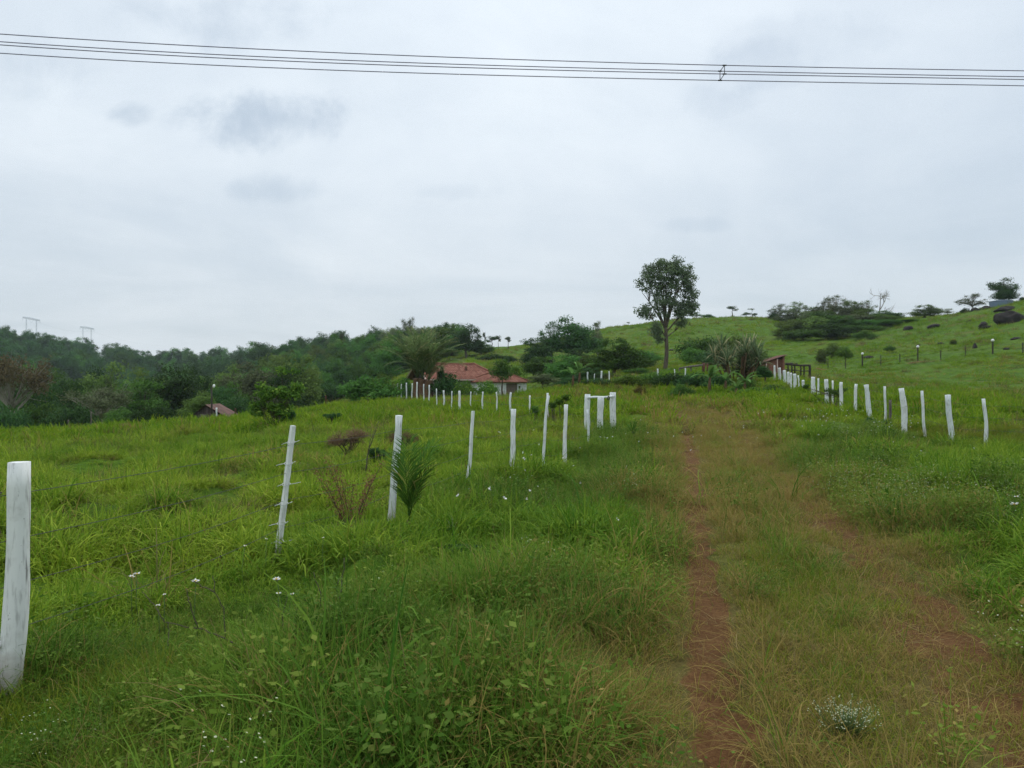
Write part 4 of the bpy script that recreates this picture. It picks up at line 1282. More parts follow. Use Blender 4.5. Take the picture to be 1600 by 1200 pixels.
post('fence_post', 107, 0, 44, 107, 656, 2.4, 212, 'grey wooden stake at the far left edge of the field below the trees', None, .02, False, M['greywood'])
post('fence_post', 142, 0, 42, 142.5, 643, 2.2, 213, 'slanting pale stake at the field edge under the grey umbrella tree', None, .02, False, M['greywood'])
post('fence_post', 509, 0, 58, 509, 618, 2.2, 214, 'dark brown post standing in the field left of the round bush', None, .01, False, M['redwood'])

def brick_shed():
    d = 82
    x0, x1 = P(1188, 0, d)[0], P(1226, 0, d)[0]
    w = x1 - x0
    x, y, z = G(1207, d)
    z0 = z - .1
    e = empty('brick_shed', ((x0 + x1) / 2, d, z0), 'small red brick shed with a single sloping roof behind the right fence', 'shed', None, 0)
    hl, hr_ = P(0, 568, d)[2] - z0, P(0, 555, d)[2] - z0
    dep, t = 2.6, .15
    mb = MB()
    def prism(xa, xb, ya, yb):
        za, zb = hl + (hr_ - hl) * (xa + w / 2) / w - .06, hl + (hr_ - hl) * (xb + w / 2) / w - .06
        V = [[xa, ya, -.3], [xb, ya, -.3], [xb, ya, zb], [xa, ya, za], [xa, yb, -.3], [xb, yb, -.3], [xb, yb, zb], [xa, yb, za]]
        mb.add(V, [[0, 1, 2, 3], [5, 4, 7, 6], [1, 5, 6, 2], [4, 0, 3, 7], [3, 2, 6, 7], [0, 4, 5, 1]])
    prism(-w / 2, w / 2 - .75, 0, t); prism(w / 2 - .22, w / 2, 0, t)
    prism(-w / 2, w / 2, dep - t, dep); prism(-w / 2, -w / 2 + t, t, dep - t); prism(w / 2 - t, w / 2, t, dep - t)
    link('wall', mb.mesh('wall', M['brick'], False), e)
    V, Q, tu, tv = quad_roof([[(-w / 2 - .5, -.3, hl - .12), (w / 2 + .25, -.3, hr_ + .08), (w / 2 + .25, dep + .3, hr_ + .08), (-w / 2 - .5, dep + .3, hl - .12)]])
    V, Q, tu, tv = thick(V, Q, tu, tv, .07)
    link('roof', mesh('roof', V, [Q], M['redwood'], True), e)
    mb = MB(); mb.box((w / 2 - .48, .04, .85), (.5, .05, 2.2)); link('door', mb.mesh('door', M['redwood'], False), e)
    for q in (-.55, .35):
        mb = MB(); mb.tube([[q * w / 2, -.2, -.3], [q * w / 2, -.2, hl + (hr_ - hl) * (q + 1) / 2 - .08]], .06, 6); link('post', mb.mesh('post', M['fascia_pale']), e)
brick_shed()

def corral():
    d = 84
    x0, y0, z0 = G(1229, d)
    e = empty('corral_fence', (x0, y0, z0), 'dark timber corral fence standing just right of the brick shed', 'corral')
    xs = [P(q, 0, d)[0] - x0 for q in (1231, 1237, 1241.5, 1251, 1256, 1265)]
    for i, q in enumerate(xs):
        zz = h1(x0 + q, y0) - z0
        mb = MB(); r = .14 if i == 5 else .08
        mb.tube([[q, 0, zz - .3], [q + .03, 0, zz + 1.0 + .0], [q, 0, zz + 1.45]], r, 7)
        link('post', mb.mesh('post', M['dkwood']), e)
    for hh, r in ((1.38, .10), (.75, .05)):
        mb = MB(); mb.tube([[xs[0] - .3, -.1, hh], [xs[3], -.1, h1(x0 + xs[3], y0) - z0 + hh], [xs[5], -.1, h1(x0 + xs[5], y0) - z0 + hh]], r, 7)
        link('rail', mb.mesh('rail', M['dkwood']), e)
corral()
def rail_fence():
    d = 74
    x0, y0, z0 = G(1082, d)
    e = empty('rail_fence', (x0, y0, z0), 'single weathered rail on wooden posts with a reddish brown end post behind the hedge', 'rail fence')
    L, Rr = np.array(P(1062, 575.5, d)) - [x0, y0, z0], np.array(P(1098, 570.5, d)) - [x0, y0, z0]
    mb = MB(); mb.tube([L, (L + Rr) / 2 + [0, 0, .03], Rr], .09, 7); link('rail', mb.mesh('rail', M['greywood']), e)
    for q, w, m in ((L, .07, 'greywood'), ((L + Rr) / 2, .07, 'greywood'), (Rr + [.12, 0, .18], .16, 'redwood'), (Rr + [.5, 0, .12], .10, 'redwood')):
        mb = MB(); mb.tube([[q[0], q[1] + .1, h1(x0 + q[0], y0) - z0 - .2], [q[0], q[1] + .1, q[2] + .05]], w, 7); link('post', mb.mesh('post', M[m]), e)
rail_fence()

# ------------------------------------------------------------------ blue tank and rocks on the hill
x, y, z = G(1564, 163)
e = empty('water_tank', (x, y, z), 'low blue water tank under the dark tree on the hilltop', 'water tank')
mb = MB(); 
mb.tube([[0, 0, -.6], [0, 0, .1], [0, 0, .95], [0, 0, 1.25]], [2.1, 2.1, 2.25, 2.2], 24); link('wall', mb.mesh('wall', M['tank']), e)
mb = MB(); a = np.linspace(0, 2 * np.pi, 25); mb.tube(np.stack([2.25 * np.cos(a), 2.25 * np.sin(a), np.full(25, 1.25)], 1), .09, 6, False); link('rim', mb.mesh('rim', M['tank']), e)
mb = MB(); mb.tube([[0, 0, 1.24], [0, 0, 1.5], [0, 0, 1.62]], [2.15, 1.2, .2], 24); link('lid', mb.mesh('lid', M['tank']), e)

def rock_mesh(seed):
    import bmesh
    bm = bmesh.new()
    bmesh.ops.create_icosphere(bm, subdivisions=4, radius=1.0)
    V = np.array([v.co[:] for v in bm.verts]); F = np.array([[v.index for v in f.verts] for f in bm.faces]); bm.free()
    g = np.random.default_rng(seed)
    n = sum(w * (fbm(V[:, i] * f + seed, V[:, (i + 1) % 3] * f + 3 * i, 3) - .5) for i, (f, w) in enumerate(((1.3, .55), (1.6, .5), (2.4, .35))))
    V = V * (1 + n)[:, None]
    for _ in range(9):                       # flat broken faces
        d = g.normal(0, 1, 3); d /= np.linalg.norm(d)
        h = V @ d; k = .62 + .2 * g.random()
        V -= np.clip(h - k, 0, None)[:, None] * d * .85
    return mesh('boulder', V, [F], M['rock'], True)
ROCKM = [rock_mesh(s) for s in (3, 8, 14, 21)]
ROCKS = [(1582, 510, 38, 22, 130, 'biggest dark boulder on the hill slope at the right edge'), (1536, 507, 15, 9, 136, 'round dark boulder left of the biggest hill boulder'),
         (1541, 515, 19, 6, 133, 'flat dark rock just below and left of the biggest boulder'), (1570, 489, 26, 8, 150, 'wide flat dark rock in the grass above the biggest boulder'),
         (1524, 489, 12, 8, 163, 'small dark rock on the skyline left of the blue tank'), (1540, 483, 17, 8, 163, 'dark skyline rock touching the left of the blue tank'),
         (1460, 511, 21, 8, 150, 'long slanting dark rock below the skyline bush'), (1514, 505, 9, 4, 145, 'little dark rock halfway between the skyline and lone boulder'),
         (1469, 534, 14, 4, 122, 'flat brown rock in mid slope above the hill fence'), (1476, 542, 10, 3, 114, 'tiny flat rock just under the brown mid slope rock'),
         (1436, 529, 9, 2.6, 125, 'tiny rock left of the brown mid slope rock'), (1588, 542, 16, 4, 108, 'flat dark rock right of the third capped post'),
         (1419, 510, 18, 7, 155, 'brown rock at the end of the hill thicket'), (1358, 549, 14, 4.5, 118, 'low brown rock above the first capped post'),
         (1573, 551, 9, 4, 98, 'small dark stone by the wire between the third capped post and right edge'), (1523, 541, 8, 9, 105, 'upright dark stone beside the hill fence'),
         (1232, 547, 26, 4, 122, 'long brown bank of rock behind the brick shed'), (1258, 552, 15, 3, 118, 'short brown rock bank to the right behind the brick shed'),
         (1016, 549, 26, 3.4, 150, 'dark rocky ledge on the slope left of the tall tree trunk'), (1050, 548, 14, 2.5, 152, 'small dark ledge on the slope right of the tall tree trunk')]
for i, (px, py, w, h, d, lab) in enumerate(ROCKS):
    x, y, z = G(px, d)
    o = link('boulder', ROCKM[i % 4], loc=(x, y, z + .1 * h * d / FPX), rot=(0, 0, i * 1.7), scl=(w * d / FPX / 1.7, w * d / FPX / 2.2, h * d / FPX / 1.25))
    tag(o, lab, 'rock', 'dark rocks on the hill slope')
# ------------------------------------------------------------------ trees
def unit(v): return v / (np.linalg.norm(v, axis=-1, keepdims=True) + 1e-9)
def crown_mesh(name, clumps, n_leaf, size, seed, mat, up=0.55, flat=1.0, shell=0.45, aspect=0.5):
    g = np.random.default_rng(seed)
    C_, L_, N_, S_, A_ = [], [], [], [], []
    for c, r in clumps:
        r = np.broadcast_to(np.asarray(r, float), (3,))
        n = max(6, int(n_leaf * (r[0] * r[2]) / np.mean([q[1][0] * q[1][2] if np.ndim(q[1]) else q[1] ** 2 for q in clumps])))
        d = unit(g.normal(0, 1, (n, 3)))
        rad = g.random(n) ** shell
        # ragged edge
        rad *= 0.75 + 0.5 * vnoise(d[:, 0] * 2.2 + c[0] * 3, d[:, 1] * 2.2 + d[:, 2] * 2.7 + c[2] * 3)
        p = np.asarray(c) + d * rad[:, None] * r
        N = unit(d * 0.7 + np.array([0, 0, up]) + g.normal(0, .55, (n, 3)))
        L = unit(np.cross(N, g.normal(0, 1, (n, 3)))) + np.array([0, 0, -0.25])
        C_.append(p); L_.append(L); N_.append(N); S_.append(size * (0.6 + 0.8 * g.random(n))); A_.append(np.full(n, g.random()))
    C_, L_, N_, S_, A_ = [np.concatenate(v) for v in (C_, L_, N_, S_, A_)]
    V, Q = leaves(C_, L_, N_, S_, S_ * aspect)
    return mesh(name, V, [Q], mat, True, {'cl': np.repeat(A_, 4)})
def limb(mb, a, b, r0, r1, g, sag=0.15, n=6, sides=6):
    a, b = np.asarray(a, float), np.asarray(b, float)
    t = np.linspace(0, 1, n)[:, None]
    mid = (a + b) / 2 + g.normal(0, 1, 3) * np.linalg.norm(b - a) * sag * .4
    mid[:2] = mid[:2] * .6 + a[:2] * .25 + b[:2] * .15
    mid[2] = a[2] * .45 + b[2] * .55 - abs(b[2] - a[2]) * .05
    p = (1 - t) ** 2 * a + 2 * t * (1 - t) * mid + t * t * b
    mb.tube(p, r0 + (r1 - r0) * t[:, 0] ** .7, sides)
    return p
def fill(ells, n, cr, seed, surf=0.55):
    """clump centres inside ellipsoids (c, r) weighted by cross section"""
    g = np.random.default_rng(seed)
    w = np.array([e[1][0] * e[1][2] for e in ells]); w = w / w.sum()
    out = []
    for c, r in ells:
        pass
    for i in range(n):
        k = g.choice(len(ells), p=w)
        c, r = ells[k]
        d = unit(g.normal(0, 1, 3)); rad = g.random() ** surf
        s = cr * (0.7 + .6 * g.random())
        rr = np.maximum(np.asarray(r) - s * .55, .05)
        out.append((np.asarray(c) + d * rad * rr, np.array([s, s, s * .72])))
    return out
def make_tree(kind, seed, ells, n_cl, cr, n_leaf, leaf, trunk_r, fork_z, bark, mat, lean=0.0, nlimb=14, shell=.45, up=.55, limb_r=.35, twigs=True):
    """unit-ish tree meshes in metres: returns (trunk mesh, crown mesh)"""
    g = np.random.default_rng(seed)
    cl = fill(ells, n_cl, cr, seed)
    mb = MB()
    fork = np.array([lean, g.normal(0, .1), fork_z])
    top = max(c[2] + 0 * r[2] for c, r in ells)
    zt = np.linspace(-.4, 1, 7)
    p = np.stack([lean * np.clip(zt, 0, 1) ** 1.5 + .06 * np.sin(zt * 5 + seed), .06 * np.cos(zt * 4), zt * fork_z], 1)
    rr = trunk_r * (1.25 - .5 * np.clip(zt, 0, 1)); rr[:2] *= 1.25
    mb.tube(p, rr, 8)
    # main stem up into the crown, limbs out to the clumps
    hi = np.array([np.mean([c[0] for c, r in ells]), 0, fork_z + (top - fork_z) * .8])
    stem = limb(mb, p[-1], hi, trunk_r * .72, trunk_r * .12, g, .1, 8)
    order = g.permutation(len(cl))[:nlimb]
    for k in order:
        c = cl[k][0]
        j = int(np.clip((c[2] - fork_z) / max(top - fork_z, .1) * 4, 0, 5))
        q = limb(mb, stem[j], c, trunk_r * limb_r * (1 - .1 * j), trunk_r * .05, g)
        if twigs:
            for _ in range(3):
                e = c + g.normal(0, 1, 3) * cl[k][1] * .8
                limb(mb, q[3], e, trunk_r * .12, trunk_r * .03, g, .2, 4, 4)
    return mb.mesh(kind + '_trunk', bark, True), crown_mesh(kind + '_crown', cl, n_leaf, leaf, seed + 1, mat, up, 1, shell)
def E(*a): return [((x, y, z), (rx, ry, rz)) for x, y, z, rx, ry, rz in a]

ARCH = {}
ARCH['dome'] = (make_tree('dome', 1, E((0, 0, 6.2, 4.2, 4.0, 3.2), (-2.2, 0, 4.0, 2.6, 2.6, 2.4), (2.3, .4, 4.2, 2.7, 2.6, 2.4), (0, .2, 3.4, 3.4, 3.2, 1.8)), 92, 1.15, 120, .32, .28, 2.0, M['bark'], M['dk'], shell=.5), 9.4, 9.6)
ARCH['bushy'] = (make_tree('bushy', 15, E((0, 0, 5.2, 2.9, 2.8, 2.6), (-1.7, 0, 3.0, 2.6, 2.5, 2.6), (1.8, .3, 3.2, 2.7, 2.6, 2.7), (0, .2, 1.8, 3.4, 3.2, 1.8)), 84, 1.0, 115, .30, .24, 1.0, M['bark'], M['md'], shell=.5), 7.8, 8.2)
ARCH['tall'] = (make_tree('tall', 2, E((0, 0, 7.2, 2.6, 2.5, 3.0), (-1.0, .3, 4.6, 2.2, 2.2, 1.8), (1.0, -.3, 5.4, 2.0, 2.0, 1.6)), 46, 1.05, 120, .30, .22, 2.4, M['bark'], M['md']), 10.2, 6.2)
ARCH['umbrella'] = (make_tree('umbrella', 3, E((0, 0, 5.4, 4.4, 4.2, 1.3), (-2.6, 0, 4.6, 2.0, 2.2, 1.0), (2.6, .3, 4.7, 2.0, 2.0, 1.0)), 46, .95, 90, .24, .22, 1.5, M['bark_pale'], M['gr'], 0, 40, .6, .6, .45), 6.7, 9.4)
ARCH['airy'] = (make_tree('airy', 4, E((0, 0, 5.8, 2.9, 2.8, 2.2), (1.2, 0, 3.8, 2.2, 2.0, 1.6), (-1.4, .2, 4.2, 2.2, 2.0, 1.7)), 62, .75, 60, .22, .18, 1.9, M['bark_pale'], M['pale'], 0, 38, .8, .5, .5), 8.0, 6.0)
ARCH['layered'] = (make_tree('layered', 5, E((0, 0, 6.8, 2.2, 2.2, .7), (-1.3, 0, 5.5, 2.4, 2.2, .7), (1.4, .2, 4.6, 2.6, 2.4, .7), (-.6, .2, 3.4, 2.8, 2.6, .7), (.6, 0, 2.4, 2.6, 2.4, .7)), 44, .9, 100, .30, .2, 1.4, M['bark'], M['md']), 7.6, 6.4)
ARCH['round'] = (make_tree('round', 6, E((0, 0, 2.6, 1.25, 1.25, 1.2),), 22, .55, 130, .17, .08, 1.4, M['bark'], M['md']), 3.8, 2.5)
ARCH['lollipop'] = (make_tree('lollipop', 7, E((.3, 0, 5.0, 1.7, 1.6, 1.1), (-.7, .2, 4.0, 1.2, 1.2, .8)), 16, .75, 90, .26, .14, 3.0, M['bark'], M['tree'], .3, 10), 6.1, 3.6)
ARCH['flat_top'] = (make_tree('flat_top', 8, E((.8, 0, 5.2, 2.2, 1.8, .5), (-.8, 0, 2.2, 1.4, 1.4, 1.6)), 16, .7, 90, .26, .12, 2.6, M['bark'], M['tree'], .5, 10), 5.8, 4.4)
ARCH['shrub'] = (make_tree('shrub', 9, E((0, 0, 1.1, 1.6, 1.5, 1.1), (-.9, .1, .7, 1.1, 1.1, .75), (.9, -.1, .75, 1.1, 1.1, .8)), 34, .55, 100, .18, .06, .25, M['bark'], M['md'], 0, 10), 2.25, 4.0)
ARCH['thicket'] = (make_tree('thicket', 10, E((0, 0, 1.5, 2.8, 2.2, 1.5), (-2.0, 0, 1.1, 1.8, 1.8, 1.1), (2.1, .2, 1.2, 1.8, 1.8, 1.2)), 44, .8, 110, .26, .10, .4, M['bark'], M['dk'], 0, 14), 3.1, 7.6)

def bare_mesh(seed, h):
    g = np.random.default_rng(seed)
    mb = MB()
    def grow(p, d, L, r, lev):
        n = 4
        pts = [p]
        for k in range(n):
            d = unit(d + g.normal(0, .13, 3) + np.array([0, 0, .05]))
            pts.append(pts[-1] + d * L / n)
        mb.tube(pts, np.linspace(r, r * .6, n + 1), 5)
        if lev == 0: return
        for k in range(3 if lev > 1 else 4):
            j = g.integers(2, n + 1)
            dd = unit(d + g.normal(0, .62, 3) + np.array([0, 0, .12]))
            grow(pts[j], dd, L * g.uniform(.55, .8), r * .55, lev - 1)
    grow(np.array([0, 0, -.3]), np.array([.05, 0, 1.0]), h * .36, h * .022, 4)
    me = mb.mesh('bare_branches', M['bark_pale'])
    z = np.array([v.co[2] for v in me.vertices]); x = np.array([v.co[0] for v in me.vertices])
    return me, z.max(), x.max() - x.min()
BARE = [bare_mesh(s, 7) for s in (5, 12)]

for _k, ((_t, _c), _h, _w) in list(ARCH.items()):
    _V = np.empty(len(_c.vertices) * 3, np.float32); _c.vertices.foreach_get('co', _V); _V = _V.reshape(-1, 3)
    ARCH[_k] = ((_t, _c), float(np.percentile(_V[:, 2], 99.5)), float(np.percentile(_V[:, 0], 98.5) - np.percentile(_V[:, 0], 1.5)))

def tree(px, top, wpx, d, arch, mat, label, group=None, cat='tree', name=None, rz=None, bark=None, zoff=0.0):
    (tm, cm), ah, aw = ARCH[arch]
    x, y, z = G(px, d)
    z -= zoff
    h = P(px, top, d)[2] - z
    sx = wpx * d / FPX / aw
    sz = max(h, .3) / ah
    g = random.Random(int(px * 7 + top * 13 + d))
    e = empty(name or ('shrub' if arch in ('shrub', 'thicket') else 'tree'), (x, y, z), label, cat if arch not in ('shrub', 'thicket') else 'shrub', group, rz if rz is not None else g.random() * 6.283)
    e.scale = (sx, sx, sz)
    link('trunk' if arch not in ('shrub', 'thicket') else 'stem', tm, e, bark)
    link('crown' if arch not in ('shrub', 'thicket') else 'foliage', cm, e, M[mat])
    return e

# the big tree: crown built from its own lobes
def big_tree():
    d = 88.0
    k = d / FPX
    x0, y0, z0 = G(1039, d)
    el = []
    for (px, py, rx, ry) in ((1040, 432, 46, 37), (1040, 432, 46, 37), (1078, 470, 21, 28), (1012, 484, 20, 18), (1068, 490, 22, 16), (1024, 516, 22, 15), (1042, 470, 34, 26), (1040, 417, 38, 22), (1018, 428, 20, 24), (1062, 424, 24, 24), (1008, 450, 16, 26), (1076, 440, 15, 26), (1028, 448, 14, 18), (1050, 442, 14, 16), (1080, 470, 18, 26), (1070, 488, 20, 16), (1036, 474, 22, 12), (1010, 490, 18, 13), (1030, 492, 20, 9), (1022, 514, 22, 14), (1030, 530, 14, 12), (1064, 505, 16, 9)):
        X, _, Z = P(px, py, d)
        el.append(((X - x0, 0, Z - z0), (rx * k, min(rx * k, 2.6) if rx < 30 else rx * k * .9, ry * k)))
    g = np.random.default_rng(3)
    cl = fill(el, 270, .62, 17, .5)
    mb = MB()
    fz = P(0, 508, d)[2] - z0
    zt = np.linspace(0, 1, 10)
    p = np.stack([.12 * np.sin(zt * 4) + .18 * zt, .05 * np.cos(zt * 5), zt * fz - .3], 1)
    mb.tube(p, .27 - .08 * zt, 10)
    fork = p[-1]
    for (tx, ty) in ((1018, 425), (1030, 408), (1042, 405), (1055, 415), (1068, 432), (1008, 455), (1035, 430), (1060, 445)):
        X, _, Z = P(tx, ty, d)
        b = np.array([X - x0, g.normal(0, 1.2), Z - z0])
        q = limb(mb, fork + [0, 0, -.2], b, .15, .03, g, .08, 9, 6)
        for c, r in sorted(cl, key=lambda e_: np.linalg.norm(e_[0] - b))[:6]:
            limb(mb, q[6], c, .05, .012, g, .15, 5, 5)
    for (tx, ty, j) in ((1082, 470, 8), (1010, 490, 7), (1024, 520, 6), (1066, 492, 8), (1064, 512, 7)):
        X, _, Z = P(tx, ty, d)
        b = np.array([X - x0, g.normal(0, .6), Z - z0])
        q = limb(mb, p[j], b, .11, .025, g, .12, 8, 6)
        for c, r in sorted(cl, key=lambda e_: np.linalg.norm(e_[0] - b))[:5]:
            limb(mb, q[5], c, .04, .010, g, .15, 5, 5)
    e = empty('tree', (x0, y0, z0), 'tallest tree, a slender trunk with a billowing dark crown rising above the hill', 'tree')
    link('trunk', mb.mesh('trunk', M['bark'], True), e)
    link('crown', crown_mesh('crown', cl, 72, .25, 77, M['tree'], .45, 1, .6, .45), e)
big_tree()

MIDG = 'trees along the left field edge'
TREES = [
 # left wood edge
 (18, 556, 120, 76, 'umbrella', 'br', 'brownish grey airy tree with pale trunks at the left edge of the photo'),
 (76, 600, 72, 86, 'bushy', 'dk', 'dark leafy tree second from the left edge at the field side'),
 (112, 597, 62, 92, 'bushy', 'dk', 'very dark round tree left of the grey umbrella tree'),
 (160, 606, 112, 80, 'umbrella', 'gr', 'low grey green umbrella shaped tree with many bare spreading branches'),
 (100, 582, 80, 125, 'dome', 'md', 'bright green flat crown standing behind the very dark round tree'),
 (176, 573, 92, 120, 'dome', 'ol', 'yellowish olive crown rising behind the grey umbrella tree'),
 (232, 580, 84, 118, 'dome', 'ol', 'olive crown between the yellowish crown and the tall dark tree'),
 (226, 594, 74, 86, 'layered', 'md', 'bright layered green tree right of the grey umbrella tree'),
 (272, 573, 72, 96, 'tall', 'dk', 'tall dark green tree behind the plank shed, left side'),
 (300, 578, 62, 112, 'dome', 'dk', 'dark crown right behind the tall dark tree at the shed'),
 (322, 592, 56, 116, 'dome', 'lm', 'lime green crown showing over the lamp pole'),
 (312, 614, 54, 78, 'dome', 'ol', 'low olive dome shaped tree directly behind the plank shed'),
 (352, 574, 74, 130, 'dome', 'ol', 'olive green crown left of the big grey brown dome'),
 (392, 570, 104, 104, 'dome', 'gr', 'big grey brown dome shaped tree right of the plank shed'),
 (350, 606, 54, 92, 'bushy', 'dk', 'dark tree right behind the roof of the plank shed'),
 (438, 556, 90, 165, 'bushy', 'ol', 'brown olive crown at the foot of the wooded slope'),
 (40, 578, 90, 140, 'dome', 'md', 'green crown behind the brownish airy tree at far left'),
 (140, 580, 70, 140, 'dome', 'dk', 'small dark crown poking up behind the olive crowns'),
 (205, 598, 60, 96, 'tall', 'md', 'narrow mid green tree behind the bright layered tree'),
 (60, 632, 74, 74, 'thicket', 'md', 'wide green shrub under the second tree from the left'),
 (112, 636, 84, 70, 'thicket', 'dk', 'dark green shrub below the very dark round tree'),
 (190, 640, 70, 64, 'thicket', 'md', 'green shrub at the foot of the grey umbrella tree'),
 (240, 636, 66, 62, 'thicket', 'dk', 'dark shrub at the field edge below the layered tree'),
 (296, 644, 26, 58, 'shrub', 'lm', 'small lime bush against the left of the plank shed'),
 (18, 640, 60, 70, 'thicket', 'dk', 'dark shrub at the left edge under the brownish airy tree'),
 (372, 620, 66, 84, 'thicket', 'dk', 'dark shrub filling the gap right of the plank shed'),
 (440, 612, 60, 100, 'thicket', 'gr', 'grey green shrub at the foot of the big grey brown dome'),
 # middle
 (575, 588, 94, 66, 'shrub', 'md', 'wide bright green bush at the far end of the field fence'),
 (598, 584, 46, 72, 'shrub', 'ol', 'brownish topped bush behind the wide bright green bush'),
 (520, 600, 70, 120, 'thicket', 'dk', 'dark undergrowth shrub at the foot of the wooded slope'),
 (728, 508, 54, 210, 'dome', 'dk', 'dark round tree on the ridge above the farmhouse roof'),
 (706, 524, 40, 220, 'bushy', 'md', 'lower green crown left of the dark round ridge tree'),
 (752, 532, 40, 215, 'bushy', 'md', 'low green crown right of the dark round ridge tree'),
 (768, 525, 16, 230, 'lollipop', 'dk', 'small dark ball topped tree right of the ridge tree'),
 (779, 524, 8, 245, 'lollipop', 'gr', 'thin pale little tree on the saddle, left one'),
 (794, 526, 12, 245, 'lollipop', 'tree', 'thin leaning little tree on the saddle, right one'),
 (896, 498, 84, 150, 'dome', 'dk', 'massive dark domed tree on the slope left of the tall tree'),
 (862, 502, 46, 152, 'airy', 'dk', 'open branched tree attached to the left of the massive dark dome'),
 (836, 530, 58, 146, 'bushy', 'dk', 'low dark crown left of the massive dark dome'),
 (905, 545, 52, 138, 'bushy', 'dk', 'dark lower crown in front of the massive dark dome'),
 (934, 502, 20, 158, 'airy', 'gr', 'wispy pale tree behind the right side of the massive dark dome'),
 (880, 556, 74, 96, 'bushy', 'md', 'mid green tree below the massive dark dome'),
 (960, 530, 78, 92, 'bushy', 'md', 'mid green tree with a forked trunk left of the tall tree'),
 (925, 575, 44, 84, 'bushy', 'dk', 'small dark tree between the two mid green trees'),
 (785, 562, 32, 78, 'round', 'md', 'small round tree in front of the right end of the farmhouse roof'),
 (704, 584, 66, 72, 'shrub', 'dk', 'dark bush against the middle of the farmhouse'),
 (634, 590, 40, 76, 'shrub', 'md', 'green bush at the left gable end of the farmhouse'),
 (690, 572, 14, 74, 'round', 'dk', 'dark sprig showing above the left part of the roof'),
 (727, 596, 44, 66, 'shrub', 'lm', 'lime tinted bush right of the dark bush at the farmhouse'),
 (762, 595, 44, 68, 'shrub', 'lm', 'lime bush under the roof eave near the white outbuilding'),
 (806, 572, 26, 92, 'round', 'lm', 'bright sprig of a tree growing over the outbuilding roof'),
 (848, 584, 40, 72, 'round', 'gr', 'grey round headed tree to the right of the white outbuilding'),
 (872, 601, 24, 68, 'shrub', 'rust', 'yellow orange bush right of the grey round tree'),
 (812, 615, 40, 60, 'shrub', 'rust', 'low reddish bush in front of the white outbuilding'),
 (1000, 603, 26, 50, 'shrub', 'rust', 'rusty orange bush at the left end of the garden hedge'),
 (845, 558, 50, 112, 'bushy', 'md', 'mid green tree between the farmhouse roof and the massive dark dome'),
 (918, 556, 50, 100, 'bushy', 'ol', 'olive green tree between the two mid green trees below the dark dome'),
 (992, 556, 56, 98, 'bushy', 'md', 'rounded green tree just left of the tall tree trunk'),
 (942, 584, 60, 78, 'bushy', 'dk', 'dark rounded tree above the four white stakes'),
 (880, 590, 40, 74, 'bushy', 'dk', 'small dark rounded tree right of the grey round tree'),
 # skyline of the right hill
 (1145, 478, 15, 240, 'lollipop', 'tree', 'left one of the lone little trees on the open hilltop'),
 (1166, 488, 13, 242, 'round', 'tree', 'low round bushy tree on the open hilltop'),
 (1176, 482, 15, 243, 'flat_top', 'tree', 'flat topped little tree on the open hilltop'),
 (1108, 491, 24, 236, 'shrub', 'md', 'low hilltop bush right of the tall tree'),
 (1088, 488, 22, 238, 'airy', 'md', 'wispy hilltop tree touching the right of the tall tree crown'),
 (930, 504, 8, 246, 'lollipop', 'tree', 'very small hilltop tree right of the massive dark dome'),
 (982, 503, 5, 246, 'lollipop', 'tree', 'tiny upright hilltop tree left of the tall tree'),
 (1209, 488, 26, 215, 'shrub', 'dk', 'dark hilltop bush at the left end of the thicket'),
 (1219, 475, 32, 214, 'airy', 'tree', 'spreading flat crowned tree at the left of the hilltop thicket'),
 (1243, 471, 32, 212, 'airy', 'pale', 'pale airy tree second from the left in the hilltop thicket'),
 (1274, 480, 40, 208, 'bushy', 'ol', 'olive domed tree in the middle of the hilltop thicket'),
 (1304, 462, 46, 204, 'airy', 'pale', 'tall pale tree with a white forked trunk on the hilltop'),
 (1330, 472, 36, 202, 'bushy', 'ol', 'olive tree to the right of the white forked tree'),
 (1286, 470, 28, 206, 'airy', 'gr', 'grey airy tree just left of the white forked tree'),
 (1322, 467, 30, 203, 'airy', 'pale', 'pale airy tree touching the right of the white forked tree'),
 (1260, 477, 28, 209, 'airy', 'ol', 'olive airy tree between the pale second tree and the olive dome'),
 (1354, 470, 34, 200, 'airy', 'ol', 'thin leaved tree left of the bare tree on the hill'),
 (1390, 489, 60, 192, 'thicket', 'dk', 'dark bush line under the bare tree on the hill'),
 (1445, 477, 42, 182, 'bushy', 'ol', 'round fan leaved bush on the right hill skyline'),
 (1480, 482, 22, 186, 'airy', 'pale', 'faint pale little tree right of the fan leaved bush'),
 (1520, 459, 40, 172, 'airy', 'gr', 'sparse open tree left of the blue tank'),
 (1508, 481, 16, 172, 'shrub', 'dk', 'small dark bush under the sparse open tree'),
 (1568, 437, 50, 166, 'dome', 'dk', 'dark layered tree above the blue tank on the hilltop'),
 (1597, 464, 14, 166, 'shrub', 'dk', 'little bush at the right edge of the hilltop'),
]
for a in TREES:
    tree(*a)
GRP = 'bushes of the hill thicket'
